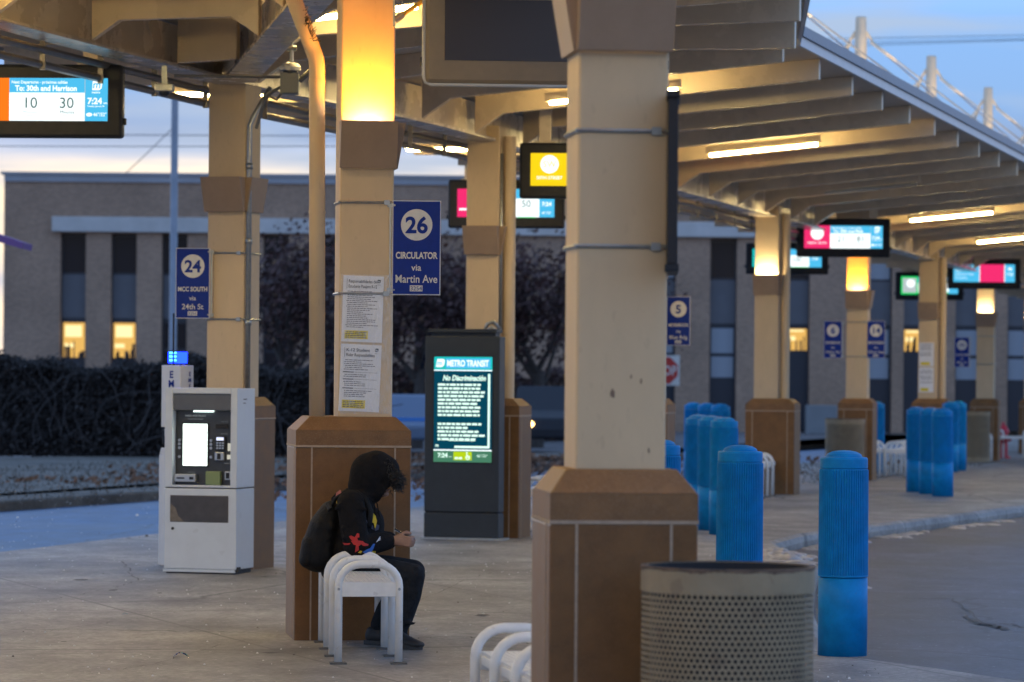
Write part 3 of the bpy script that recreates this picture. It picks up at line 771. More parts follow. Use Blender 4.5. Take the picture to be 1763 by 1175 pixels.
def green_one(R_, T_, P, pw, ph, zc, y):
    R_(S_GREEN, 0, 0.30, -0.05, 1.05); R_(S_PALE, 0.03, 0.27, 0.06, 0.94, 1)
    P(S_WHITE).disc(-pw / 2 + 0.17 * pw, y - 0.005, zc - ph / 2 + 0.62 * ph, 0.25 * ph)
    R_(S_WHITE, 0.30, 0.84, 0.1, 0.66); R_(S_BLUE, 0.30, 1, 0.66, 1); R_(S_BLUE, 0.84, 1, 0, 0.66); R_(S_GREEN, 0.30, 0.84, 0, 0.10); T_(S_WHITE, '7:24', 0.92, 0.4, 0.14)
display('departure screen with a green framed disc, half hidden by the unlit far column', at(1600, 493, 73.0), R(-4), green_one)
def cyan_one(R_, T_, P, pw, ph, zc, y):
    R_(S_BLUE, 0, 0.42, 0, 1); R_(S_MAG, 0.43, 0.83, 0, 1); R_(S_WHITE, 0.42, 0.43, 0, 1); R_(S_BLUE, 0.84, 1, 0, 1); R_(S_WHITE, 0.83, 0.84, 0, 1)
    for i in range(4): T_(S_WHITE, ['Detour on route 25', 'Stops moved to', 'Holmes and Troost', 'Next service'][i], 0.03, 0.8 - i * 0.2, 0.09, 'LEFT', 0.34, bold=0)
    T_(S_WHITE, '7:24', 0.92, 0.38, 0.14); T_(S_WHITE, 'm', 0.92, 0.68, 0.2, bold=0.04)
display('departure screen split cyan and magenta at the right edge of the photo', at(1694, 472, 68.0), R(-4), cyan_one)

# slim black board edge-on beside the nearest column
mb = MB()
bt = thing('notice_board', 'narrow black notice board seen edge-on, strapped to the right side of the nearest column', 'notice board', (near_col.location.x + 0.197, 13.25, 0), R(-2.1))
mb.box(-0.018, 0.018, -0.3, 0.3, 1.98, 2.56); mb.build('board', dark, bt, bevel=0.004)
mb = MB(); mb.box(-0.024, 0.024, -0.31, 0.31, 2.56, 2.585); mb.build('frame_rail', blackplastic, bt, bevel=0.003)
mb = MB(); mb.box(-0.024, 0.024, -0.31, 0.31, 1.955, 1.98); mb.build('frame_rail', blackplastic, bt, bevel=0.003)

# ------------------------------------------------------------------ route signs
def route_sign(label, num, lines, code, loc, rz, W=0.29, H=0.565, side=1, peeled=False, k=1.0):
    t = thing('route_sign', label, 'route sign', loc, rz, 'blue route signs strapped to columns')
    mb = MB(); mb.box(-W / 2, W / 2, -0.004, 0.004, -H / 2, H / 2); mb.build('panel', signedge, t)
    y = -0.0065
    mb = MB(); mb.rect(-W / 2 + 0.006, W / 2 - 0.006, -H / 2 + 0.006, H / 2 - 0.006, y); mb.build('face', signblue, t)
    mb = MB(); mb.disc(0, y - 0.002, H * 0.242, 0.094, 40)
    mb.build('number_disc', signwhite, t)
    mb = MB(); mb.text(num, 0, H * 0.242 - (0.047 if len(num) < 3 else 0.03), 0.094 if len(num) < 3 else 0.06, y - 0.004, bold=0.03, maxw=0.14); mb.build('number', signblue, t, fix=False)
    mb = MB(); z0 = -H * 0.082
    for i, (s, h, b) in enumerate(lines): mb.text(s, 0, z0 - 0.018 - i * 0.072, h, y - 0.002, bold=b, maxw=W * 0.86)
    mb.rect(-0.038, 0.038, -H / 2 + 0.022, -H / 2 + 0.058, y - 0.002)
    mb.build('lettering', signwhite, t, fix=False)
    mb = MB(); mb.text(code, 0, -H / 2 + 0.0275, 0.025, y - 0.004, maxw=0.068); mb.build('code_number', signblue, t, fix=False)
    mb = MB()
    for z in (H / 2 - 0.03, -H / 2 + 0.03):
        mb.tube([(-side * (W / 2 - 0.012), -0.012, z), (-side * (W / 2 - 0.012), 0.02, z)], 0.006, 8)
        mb.box(min(-side * W / 2, -side * (W / 2 + 0.03)), max(-side * W / 2, -side * (W / 2 + 0.03)), -0.003, 0.018, z - 0.012, z + 0.012)
    mb.box(-side * (W / 2 + 0.012) - 0.006, -side * (W / 2 + 0.012) + 0.006, 0.0, 0.016, -H / 2 + 0.01, H / 2 - 0.01)
    mb.build('mounting_clip', galv, t)
    return t
route_sign('blue route 26 sign reading CIRCULATOR via Martin Ave', '26', [('CIRCULATOR', 0.038, 0.03), ('via', 0.038, 0.012), ('Martin Ave', 0.046, 0.012)], '3254', at(717, 427, 22.2), R(2))
route_sign('blue route 24 sign reading MCC SOUTH via 24th St', '24', [('MCC SOUTH', 0.035, 0.03), ('via', 0.035, 0.012), ('24th St', 0.042, 0.012)], '3251', at(332, 488, 29.8), R(-4), side=-1, W=0.275)
route_sign('blue route 5 sign peeking out right of the nearest column', '5', [('MEYERBROOK', 0.035, 0.03), ('via', 0.035, 0.012), ('Blue Rdg', 0.042, 0.012)], '3246', at(1168, 553, 43.0), R(-10), W=0.275)
route_sign('blue route 6 sign left of the amber lit far column', '6', [('CROSSROAD', 0.035, 0.03), ('via', 0.035, 0.012), ('Holm Rd', 0.042, 0.012)], '3247', at(1434, 585, 56.3), R(-6), side=-1, W=0.275)
route_sign('blue route 14 sign right of the amber lit far column', '14', [('BROOKSIDE', 0.035, 0.03), ('via', 0.035, 0.012), ('Oliver Ave', 0.042, 0.012)], '3248', at(1508, 585, 56.2), R(-8), W=0.275)
route_sign('small blue route 101 sign farthest away, left of the white lit column', '101', [('STATE AVE', 0.035, 0.03), ('via', 0.035, 0.012), ('Main St', 0.042, 0.012)], '3249', at(1656, 607, 69.8), R(-6), side=-1, W=0.275)

# ------------------------------------------------------------------ notices on the amber column
def notice(label, zc, head, tilt, seed, H):
    rng = random.Random(seed); W = 0.243
    t = thing('paper_notice', label, 'notice', frame(col26) @ Vector((-0.022 if zc > 1.8 else -0.034, -0.164, zc)), TH_B, 'paper notices taped to the amber column')
    t.rotation_euler = (0, tilt, TH_B)
    mb = MB(); mb.box(-W / 2, W / 2, -0.0012, 0.0, -H / 2, H / 2); mb.build('sheet', paper, t)
    y = -0.0030
    mb = MB(); x0 = -W / 2 + 0.022
    for i, s in enumerate(head): mb.text(s, x0 + 0.01, H / 2 - 0.042 - i * 0.030, 0.0185, y, 'LEFT', 0.012, W * 0.70)
    mb.rect(x0, x0 + 0.002, H / 2 - 0.078, H / 2 - 0.018, y)
    # small badge in the corner
    q = [(-0.42, -0.5), (0.25, -0.5), (0.45, -0.3), (0.55, 0.3), (0.42, 0.5), (-0.28, 0.5)]
    mb.poly([(W / 2 - 0.03 + a * 0.022, y, H / 2 - 0.03 + b * 0.02) for a, b in q])
    mb.text('metro', W / 2 - 0.03, H / 2 - 0.053, 0.006, y)
    mb.build('heading', ink, t, fix=False)
    mb = MB(); mb.text('m', W / 2 - 0.030, H / 2 - 0.036, 0.013, y - 0.002, bold=0.02); mb.build('badge_letter', paper, t, fix=False)
    mb = MB(); z = H / 2 - 0.096
    while z > -H / 2 + 0.085:
        k = rng.random()
        if k < 0.14:
            z -= 0.006; mb.rect(x0 - 0.004, x0 + 0.06, z, z + 0.006, y); mb.rect(x0 + 0.065, W / 2 - 0.02, z + 0.002, z + 0.0035, y); z -= 0.014
        else:
            bars(mb, x0 + (0.006 if k < 0.8 else 0.0), x0 + rng.uniform(0.10, 0.195), z, 0.0042, y, rng, 0.006, 0.024, 0.0032); z -= 0.0112
    mb.build('body_text', inkgrey, t, fix=False)
    mb = MB(); mb.rect(-W / 2 + 0.018, W / 2 - 0.085, -H / 2 + 0.018, -H / 2 + 0.068, y); mb.build('yellow_box', noticeyellow, t)
    mb = MB()
    for i in range(4): bars(mb, -W / 2 + 0.024, W / 2 - 0.092, -H / 2 + 0.025 + i * 0.0105, 0.0042, y - 0.002, rng, 0.006, 0.024, 0.0032)
    mb.build('box_text', ink, t, fix=False)
    return t
notice('upper white notice headed Responsabilidades del Estudiante Pasajero K-12 on the amber column', 1.965, ['Responsabilidades del', 'Estudiante Pasajero K-12'], R(1.5), 3, 0.395)
notice('lower white notice headed K-12 Student Rider Responsibilities on the amber column', 1.553, ['K-12 Student', 'Rider Responsibilities'], R(2.0), 5, 0.40)
def clear_sleeve():
    m = bpy.data.materials.new('clear film'); m.use_nodes = True; t = m.node_tree; t.nodes.clear()
    o = t.nodes.new('ShaderNodeOutputMaterial'); a = t.nodes.new('ShaderNodeBsdfTransparent'); g = t.nodes.new('ShaderNodeBsdfGlossy'); mxs = t.nodes.new('ShaderNodeMixShader')
    g.inputs['Roughness'].default_value = 0.22
    n = t.nodes.new('ShaderNodeTexNoise'); n.inputs['Scale'].default_value = 18; n.inputs['Detail'].default_value = 5
    b = t.nodes.new('ShaderNodeBump'); b.inputs['Strength'].default_value = 0.5; b.inputs['Distance'].default_value = 0.02
    t.links.new(n.outputs['Fac'], b.inputs['Height']); t.links.new(b.outputs[0], g.inputs['Normal'])
    r = t.nodes.new('ShaderNodeMapRange'); r.inputs['From Min'].default_value = 0.45; r.inputs['From Max'].default_value = 0.75; r.inputs['To Min'].default_value = 0.04; r.inputs['To Max'].default_value = 0.22
    t.links.new(n.outputs['Fac'], r.inputs['Value']); t.links.new(r.outputs[0], mxs.inputs[0])
    t.links.new(a.outputs[0], mxs.inputs[1]); t.links.new(g.outputs[0], mxs.inputs[2]); t.links.new(mxs.outputs[0], o.inputs['Surface'])
    return m
mb = MB(); mb.M = frame(col26)
mb.box(-0.158, 0.158, -0.1735, -0.1725, 1.34, 2.17)
tag(mb.build('clear_sleeve', clear_sleeve()), 'clear crinkled plastic film taped over the two paper notices', 'plastic sleeve')
# silvery notices on the far unlit column
tn = thing('paper_notice', 'crumpled silvery notices in plastic on the unlit far column', 'notice', frame(cols[63.2]) @ Vector((-0.02, -0.166, 1.73)), TH_A + R(2))
mb = MB()
for i, (x0, z0, w_, h_) in enumerate(((-0.125, 0.02, 0.25, 0.4), (-0.125, -0.42, 0.25, 0.42))):
    mb.box(x0, x0 + w_, -0.003 - 0.001 * i, 0, z0, z0 + h_)
mb.build('sheet', paper, tn)
mb = MB(); rng = random.Random(4)
for z in [0.38, 0.34, 0.30, 0.24, 0.2, -0.06, -0.1, -0.16, -0.2, -0.26]: bars(mb, -0.1, 0.1, z, 0.014, -0.006, rng, 0.02, 0.06, 0.012)
mb.build('body_text', inkgrey, tn)
mb = MB(); mb.rect(-0.1, 0.06, 0.04, 0.09, -0.006); mb.rect(-0.1, 0.04, -0.4, -0.35, -0.006); mb.build('yellow_box', noticeyellow, tn)

# ------------------------------------------------------------------ benches
def make_bench(label, loc, rz, L=1.60, hoops=4, w=0.165):
    t = thing('bench', label, 'bench', loc, rz, 'white steel hoop benches')
    r = 0.0218; H = 0.565 - r; cr = 0.12
    pts = [(-w, 0.012), (-w, H - cr)] + [(-w + cr - cr * math.cos(a), H - cr + cr * math.sin(a)) for a in [R(d) for d in (15, 30, 45, 60, 75, 90)]]
    pts = pts + [(-x, z) for x, z in reversed(pts)]
    for i in range(hoops):
        y = -L / 2 + L * i / (hoops - 1)
        mb = MB(); mb.tube([(x, y, z) for x, z in pts], r, 14); h = mb.build('hoop', whitepaint, t, smooth=True)
        for s in (-1, 1):
            mb = MB(); mb.box(s * w - 0.045, s * w + 0.045, y - 0.045, y + 0.045, 0, 0.010)
            mb.build('foot_shadow', pmat('foot shadow grey', (0.11, 0.105, 0.10), 0.6, 0.3), h)  # dark plate standing in for the shadow under each leg
    mb = MB()
    for i in range(hoops - 1):
        ya = -L / 2 + L * i / (hoops - 1) + r * 0.6; yb = -L / 2 + L * (i + 1) / (hoops - 1) - r * 0.6
        n = 11
        for k in range(n):
            x = -w + r + 0.006 + (2 * w - 2 * r - 0.012) * (k + 0.5) / n
            mb.box(x - 0.0095, x + 0.0095, ya, yb, 0.432, 0.444)
    mb.build('seat', whitepaint, t)
    mb = MB()
    for i in range(hoops):
        y = -L / 2 + L * i / (hoops - 1)
        mb.box(-w + r * .8, w - r * .8, y - 0.012, y + 0.012, 0.366, 0.446)
    for s in (-1, 1): mb.box(s * (w - 0.035) - 0.012, s * (w - 0.035) + 0.012, -L / 2, L / 2, 0.389, 0.4305)
    mb.build('seat_frame', whitepaint, t, bevel=0.004)
    mb = MB()
    for s in (-1, 1): mb.tube([(s * w, -L / 2 - r - 0.002, 0.409), (s * w, -L / 2 - r + 0.004, 0.409)], 0.008, 8)
    mb.build('bolt', galv, t)
    return t
b_near = Vector((gx(634, 20.25), 20.25, 0)); 
bench0 = make_bench('white hoop bench with the person sitting on it', (b_near.x - 0.085, 20.25 + 0.795, 0), R(6.1))
dup(bench0, (0.145, 14.82, -0.02), R(9), 'white hoop bench at the bottom of the photo, cut off by the nearest pedestal')
dup(bench0, (gx(949, 36.6), 37.4, 0), TH_A, 'white hoop bench barely showing right of the pedestal behind the kiosk')
dup(bench0, (gx(1309, 48.0), 48.6, 0), TH_A + R(4), 'white hoop bench between a ribbed blue bollard and a wide pedestal')
dup(bench0, (gx(1502, 57.0), 57.9, 0), TH_A + R(2), 'white hoop bench right of the pedestal with the route 6 and 14 signs')
dup(bench0, (gx(1566, 58.0), 58.9, 0), TH_A, 'white hoop bench half hidden by the three blue bollards at the right')
dup(bench0, (gx(1703, 69.0), 69.8, 0), TH_A + R(3), 'white hoop bench peeking out right of the farthest bin')
dup(bench0, (gx(1752, 71.0), 71.6, 0), R(62), 'white hoop bench seen broadside at the right edge of the photo')

# ------------------------------------------------------------------ bollards
def make_bollard(label, loc):
    t = thing('bollard', label, 'bollard', loc, 0, 'blue ribbed plastic bollards')
    n = 240; rings = []
    def ring(r, z, amp): return [((r + (amp if (k // 2) % 2 else -amp)) * Vector((math.cos(2 * math.pi * k / n), math.sin(2 * math.pi * k / n), 0)) + Vector((0, 0, z))) for k in range(n)]
    mb = MB(); mb.loft([ring(0.140, 0.0, 0), ring(0.1405, 0.30, 0), ring(0.1395, 0.443, 0)]); mb.build('lower_sleeve', blueplastic, t, smooth=True)
    mb = MB(); mb.loft([ring(0.1425, 0.449, 0), ring(0.1425, 0.456, 0), ring(0.139, 0.460, 0.0034), ring(0.137, 1.055, 0.0034), ring(0.132, 1.064, 0.0)], caps=True); mb.build('ribbed_sleeve', blueplastic, t)
    mb = MB(); mb.lathe([(0.134, 1.0655), (0.136, 1.07), (0.136, 1.118), (0.130, 1.128), (0.104, 1.131), (0.101, 1.140), (0.094, 1.148), (0.07, 1.160), (0.035, 1.1665), (0.005, 1.168)], 48)
    mb.build('cap', blueplastic, t, smooth=False)
    return t
def bol(px, Y): return (gx(px, Y), Y + 0.14, 0)
bl0 = make_bollard('nearest blue bollard, full height, at the edge of the bus lane', bol(1454, 21.05))
for px, Y, lb in ((1274, 22.4, 'blue bollard rising behind the mesh bin, left of the nearest bollard'),
                  (1133, 24.1, 'blue bollard almost hidden by the nearest column, only its right edge in view'),
                  (1246, 36.8, 'front right blue bollard of the cluster beside the nearest column'),
                  (1226, 37.8, 'middle blue bollard of the front three in the cluster beside the nearest column'),
                  (1204, 38.8, 'front left blue bollard of the cluster beside the nearest column'),
                  (1242, 53.0, 'back right blue bollard of the cluster, only its top showing'),
                  (1219, 54.0, 'back middle blue bollard of the cluster, only its top showing'),
                  (1194, 55.0, 'back left blue bollard of the cluster, taller looking edge at its left'),
                  (1625, 49.0, 'rightmost blue bollard of the row of three at the lane edge on the right'),
                  (1602, 49.9, 'middle blue bollard of the row of three at the lane edge on the right'),
                  (1580, 50.8, 'leftmost blue bollard of the row of three at the lane edge on the right'),
                  (1637, 61.5, 'blue bollard directly behind the row of three at the right'),
                  (1651, 62.5, 'blue bollard just left of the farthest bin, hardly visible'),
                  (1509, 60.0, 'lone blue bollard behind the bench by the route 14 sign')):
    o = dup(bl0, bol(px, Y), random.uniform(0, 6), lb); o.rotation_euler.x = random.uniform(-.012, .012); o.rotation_euler.y = random.uniform(-.012, .012)

# ------------------------------------------------------------------ perforated bins
def make_bin(label, loc):
    t = thing('litter_bin', label, 'litter bin', loc, 0, 'perforated metal litter bins')
    rad = 0.292; z0, z1 = 0.10, 0.865; nc, nr = 86, 40
    mb = MB(); hw = 2 * math.pi / nc / 2; hh = (z1 - z0) / nr / 2
    cache = {}
    def V(a, z):
        key = (round((a % (2 * math.pi)) * 4000) % 25133, round(z * 20000))
        if key not in cache: cache[key] = mb._v((rad * math.cos(a), rad * math.sin(a), z))
        return cache[key]
    dirs = [(-1, -1), (0, -1), (1, -1), (1, 0), (1, 1), (0, 1), (-1, 1), (-1, 0)]
    hr = 0.0074
    for j in range(nr):
        zc_ = z0 + (2 * j + 1) * hh
        for i in range(nc):
            a = (2 * i + (j % 2)) * hw
            out = [V(a + dx * hw, zc_ + dz * hh) for dx, dz in dirs]
            inn = []
            for dx, dz in dirs:
                l = math.hypot(dx, dz); inn.append(mb._v((rad * math.cos(a + dx / l * hr / rad), rad * math.sin(a + dx / l * hr / rad), zc_ + dz / l * hr)))
            for q in range(8): mb.face([out[q], out[(q + 1) % 8], inn[(q + 1) % 8], inn[q]])
    body = mb.build('perforated_shell', beigemetal, t, smooth=True, fix=False)
    mb = MB(); mb.lathe([(rad + 0.003, 0.865), (rad + 0.003, 0.941), (rad - 0.004, 0.948), (rad - 0.015, 0.948), (rad - 0.015, 0.865)], 64, caps=False); mb.build('rim', beigemetal, t, smooth=False)
    mb = MB(); n = 220; r_ = random.Random(2); ro = rad + 0.0045
    hs = [max(0.0012, 0.0045 + 0.013 * noise.noise((math.cos(2 * math.pi * k / n) * 4, math.sin(2 * math.pi * k / n) * 4, 1.0)) + 0.006 * noise.noise((k * 0.7, 0, 2))) for k in range(n)]
    for k in range(n):
        a0 = 2 * math.pi * k / n; a1 = 2 * math.pi * (k + 1) / n
        c0, s0, c1, s1 = math.cos(a0), math.sin(a0), math.cos(a1), math.sin(a1)
        mb.poly([(ro * c0, ro * s0, 0.944 - hs[k]), (ro * c1, ro * s1, 0.944 - hs[(k + 1) % n]), (ro * c1, ro * s1, 0.9495), (ro * c0, ro * s0, 0.9495)])
        ri = rad - 0.017
        mb.poly([(ro * c0, ro * s0, 0.9495), (ro * c1, ro * s1, 0.9495), (ri * c1, ri * s1, 0.9495), (ri * c0, ri * s0, 0.9495)])
    mb.build('worn_edge', rust, t, fix=False)
    mb = MB(); mb.lathe([(rad + 0.003, 0.02), (rad + 0.003, 0.10), (rad - 0.01, 0.10), (rad - 0.01, 0.02)], 64, caps=False); mb.build('foot_ring', beigemetal, t)
    mb = MB(); mb.lathe([(rad - 0.03, 0.03), (rad - 0.03, 0.86), (rad - 0.0156, 0.868), (rad - 0.0156, 0.946)], 48, caps=False); mb.poly([((rad - .03) * math.cos(2 * math.pi * k / 48), (rad - .03) * math.sin(2 * math.pi * k / 48), 0.45) for k in range(48)]); mb.build('liner', dark, t)
    return t
bin0 = make_bin('large beige perforated bin in the foreground with a rusty worn rim', (gx(1249, 12.6), 12.6, 0))
dup(bin0, (gx(640, 29.0), 29.0, 0.03), 1.0, 'perforated bin hidden behind the pedestal of the amber column, only its right edge showing')
dup(bin0, (gx(1454, 55.0), 55.0, 0), 2.0, 'greyish bin in front of the pedestal with the route 6 sign')
dup(bin0, (gx(1677, 68.2), 68.2, 0), 3.0, 'farthest grey bin in front of the white lit column')

# ------------------------------------------------------------------ ticket machine
def ticket_machine():
    t = thing('ticket_machine', 'pale grey ticket vending machine with a glowing white screen', 'ticket machine', (gx(358, 29.15), 29.22, 0), TH_A)
    W, D, H = 0.60, 0.42, 1.45; f = -D / 2
    rx0, rx1, rz0, rz1 = -0.235, 0.245, 0.69, 1.405      # recess
    mb = MB()
    mb.box(-W / 2, rx0, f, D / 2, 0.672, H); mb.box(rx1, W / 2, f, D / 2, 0.672, H)
    mb.box(rx0, rx1, f, D / 2, rz1, H); mb.box(rx0, rx1, f, D / 2, 0.672, rz0); mb.box(rx0, rx1, f + 0.17, D / 2, rz0, rz1)
    mb.build('cabinet', machine_paint, t, bevel=0.006)
    mb = MB(); mb.box(-W / 2, W / 2, f, D / 2, 0.035, 0.664); mb.build('lower_door', machine_paint, t, bevel=0.008)
    mb = MB(); mb.box(-W / 2 + 0.02, W / 2 - 0.02, f + 0.01, D / 2 - 0.01, 0.0, 0.034); mb.box(-W / 2 + .01, W / 2 - .01, f + 0.01, D / 2 - .01, 0.664, 0.672); mb.build('plinth', dark, t)
    mb = MB(); mb.box(-W / 2 - 0.004, W / 2 - 0.01, f - 0.004, f + 0.02, 0.012, 0.034); mb.build('kick_strip', machine_paint, t)
    # sloped control panel inside the recess
    panel = pmat('control panel black', (0.035, 0.037, 0.042), 0.35, var=0.2, vscale=20)
    mb = MB(); mb.loft([[(rx0 + .002, f + 0.075, rz0 + .002), (rx1 - .002, f + 0.075, rz0 + .002), (rx1 - .002, f + 0.168, rz0 + .002), (rx0 + .002, f + 0.168, rz0 + .002)],
                        [(rx0 + .002, f + 0.075, 1.27), (rx1 - .002, f + 0.075, 1.27), (rx1 - .002, f + 0.168, 1.27), (rx0 + .002, f + 0.168, 1.27)]])
    cp = mb.build('control_panel', panel, t)
    mb = MB(); mb.box(rx0 + .002, rx1 - .002, f + 0.012, f + 0.168, 1.275, rz1 - .002); mb.build('recess_hood', pmat('recess grey', (0.10, 0.105, 0.115), 0.4, var=0.1, vscale=10), t, bevel=0.004)
    y = f + 0.073
    mb = MB(); mb.box(-0.08, 0.08, f + 0.05, f + 0.09, 1.262, 1.273); mb.build('light_strip', emat('machine strip', (0.75, 0.95, 0.9), 2.2), t)
    mb = MB(); mb.box(-0.178, 0.042, y - 0.01, y, 0.832, 1.178); mb.build('screen_bezel', dark, cp, bevel=0.003)
    mb = MB(); mb.rect(-0.168, 0.032, 0.842, 1.168, y - 0.013); sc_ = mb.build('screen', emat('machine screen', (0.86, 1.0, 0.93), 2.2), cp)
    mb = MB(); mb.rect(-0.16, 0.024, 1.120, 1.150, y - 0.015); mb.rect(-0.16, -0.03, 1.02, 1.022, y - 0.015); mb.rect(0.0, 0.03, 0.905, 0.912, y - 0.015); mb.build('screen_graphic', emat('machine screen tint', (0.55, 0.95, 0.75), 1.8), sc_)
    mb = MB(); mb.text('FARES AND PASSES', -0.07, 1.225, 0.014, y - 0.003, bold=0.01); mb.text('Touch screen to begin', -0.07, 1.203, 0.010, y - 0.003)
    for px_, z in ((0.17, 1.185), (0.17, 1.09), (0.20, 0.86), (-0.1, 0.785)): mb.text('Insert here', px_, z, 0.009, y - 0.003, maxw=0.09)
    mb.build('panel_text', emat('panel text', (0.35, 0.38, 0.4), 0.45), cp, fix=False)
    steel = pmat('brushed steel', (0.45, 0.46, 0.47), 0.32, 0.85)
    mb = MB(); mb.box(0.10, 0.20, y - 0.012, y, 1.135, 1.17); mb.build('card_slot', dark, cp, bevel=0.003)
    mb = MB(); mb.box(0.10, 0.185, y - 0.022, y, 0.965, 1.075); kp = mb.build('keypad', dark, cp, bevel=0.004)
    mb = MB()
    for i in range(3):
        for j in range(3): mb.box(0.112 + i * 0.023, 0.128 + i * 0.023, y - 0.027, y - 0.0225, 0.975 + j * 0.02, 0.988 + j * 0.02)
    mb.build('key', steel, kp)
    mb = MB(); mb.rect(0.112, 0.172, 1.042, 1.066, y - 0.0245); mb.build('keypad_display', emat('keypad display', (0.7, 0.75, 1.0), 1.0), kp)
    mb = MB(); mb.box(0.10, 0.175, y - 0.03, y, 0.885, 0.95); mb.build('coin_slot', steel, cp, bevel=0.005)
    mb = MB(); mb.box(0.122, 0.15, y - 0.034, y - 0.0305, 0.895, 0.94); mb.build('coin_slot_mouth', dark, cp)
    mb = MB(); mb.box(0.205, 0.24, y - 0.02, y, 0.96, 1.02); mb.box(0.2, 0.24, y - 0.02, y, 0.895, 0.93); mb.build('card_reader', emat('reader glow', (0.75, 0.72, 0.6), 0.55), cp)
    mb = MB()
    for z in (1.04, 1.01, 0.98, 0.91): mb.tube([(0.062, y, z), (0.062, y - 0.012, z)], 0.011, 12); mb.tube([(-0.20, y, z), (-0.20, y - 0.012, z)], 0.011, 12)
    mb.build('button', steel, cp)
    mb = MB(); mb.box(-0.225, -0.05, y - 0.05, y, 0.715, 0.775); bs = mb.build('bill_slot', steel, cp, bevel=0.004)
    mb = MB(); mb.rect(-0.205, -0.14, 0.738, 0.75, y - 0.053); mb.rect(-0.10, -0.065, 0.733, 0.755, y - 0.053); mb.build('slot_mouth', dark, bs)
    mb = MB(); mb.box(0.03, 0.15, y - 0.04, y, 0.692, 0.80); mb.build('ticket_tray', pmat('olive tray light', (0.20, 0.25, 0.10), 0.4), cp, bevel=0.004)
    mb = MB(); mb.box(0.185, 0.235, y - 0.03, y, 0.735, 0.80); mb.build('coin_return', steel, cp, bevel=0.003)
    mb = MB(); mb.box(0.196, 0.224, y - 0.034, y - 0.031, 0.745, 0.79); mb.build('coin_return_mouth', dark, cp)
    mb = MB(); mb.box(-0.25, 0.235, f - 0.003, f + 0.01, 0.40, 0.612); lw = mb.build('lower_window', pmat('scratched smoked plastic', (0.055, 0.05, 0.05), 0.35, var=0.25, vscale=9), t, bevel=0.006)
    mb = MB(); mb.poly([(-0.247, f - 0.005, 0.405), (-0.13, f - 0.005, 0.405), (-0.18, f - 0.005, 0.45), (-0.2, f - 0.005, 0.51), (-0.247, f - 0.005, 0.55)]); mb.build('wear_patch', pmat('worn tan', (0.16, 0.13, 0.10), 0.6, var=0.3, vscale=25), lw)
    mb = MB(); mb.tube([(-0.225, f - 0.006, 0.35), (-0.225, f + 0.005, 0.35)], 0.012, 14); mb.build('lock', dark, t)
    mb = MB(); mb.box(W / 2 - 0.02, W / 2 + 0.012, f + 0.01, f + 0.08, 0.02, 0.055); mb.build('corner_bracket', blackrubber, t)
    mb = MB()
    for z in (0.9, 1.1, 1.3): mb.tube([(-W / 2 - 0.004, f + 0.03, z - 0.03), (-W / 2 - 0.004, f + 0.03, z + 0.03)], 0.007, 8)
    mb.build('hinge', machine_paint, t)
    mb = MB(); mb.rect(0, 0.09, 0, 0.008, 0); mb.rect(0.0, 0.06, -0.03, -0.023, 0); mb.bm.transform(Matrix.Translation((W / 2 + 0.003, f + 0.13, 1.36)) @ Matrix.Rotation(R(90), 4, 'Z')); mb.build('sticker', inkgrey, t)
ticket_machine()

# emergency phone tower with a blue beacon
def phone_tower():
    t = thing('emergency_tower', 'slim white emergency phone tower with a blue beacon, half hidden by the ticket machine', 'emergency phone', (gx(301, 30.2), 30.3, 0), TH_A + R(-18))
    mb = MB(); mb.box(-0.115, 0.115, -0.09, 0.09, 0.0, 0.90); mb.prism([(-0.115, 0.901), (0.115, 0.901), (0.10, 0.955), (-0.10, 0.955)], -0.085, 0.085)
    mb.box(-0.10, 0.10, -0.085, 0.085, 1.122, 1.628)
    mb.box(0.0, 0.10, -0.085, 0.085, 0.956, 1.121)
    mb.box(-0.10, -0.001, -0.02, 0.085, 0.956, 1.121)
    mb.build('pillar', pmat('tower white paint', (0.66, 0.66, 0.66), 0.4, var=0.05, vscale=8), t, bevel=0.006)
    mb = MB()
    for i, ch in enumerate('EMERGENCY'):
        mb.text(ch, 0.005, 1.525 - i * 0.075, 0.055, -0.088, bold=0.03)
    mb.build('lettering', signblue, t, fix=False)
    M = Matrix.Rotation(R(90), 4, 'Z')
    mb = MB()
    for i, ch in enumerate('EMERGENCY'): mb.text(ch, 0.03, 1.54 - i * 0.05, 0.034, -0.103, bold=0.03, M=M)
    mb.build('side_lettering', signblue, t, fix=False)
    mb = MB(); mb.box(-0.09, -0.03, -0.085, -0.03, 0.98, 1.10); mb.build('phone_unit', blackplastic, t, bevel=0.004)
    mb = MB(); mb.box(-0.075, 0.075, -0.065, 0.065, 1.628, 1.642); mb.build('beacon_base', dark, t)
    mb = MB(); mb.box(-0.06, 0.06, -0.055, 0.055, 1.643, 1.735); bc = mb.build('beacon', emat('blue beacon', (0.004, 0.018, 1.0), 9.0), t, bevel=0.008)
    mb = MB()
    for z in (1.66, 1.69, 1.72): mb.box(-0.04, 0.03, -0.059, -0.056, z, z + 0.016)
    mb.build('beacon_core', emat('beacon core', (0.10, 0.65, 1.0), 2.5), bc)
    mb = MB(); mb.box(-0.05, 0.05, -0.045, 0.045, 1.737, 1.747)
    mb.tube([(0.01, -0.07, 1.62), (0.01, -0.07, 2.05)], 0.007, 6)
    mb.build('beacon_cap', dark, t)
phone_tower()

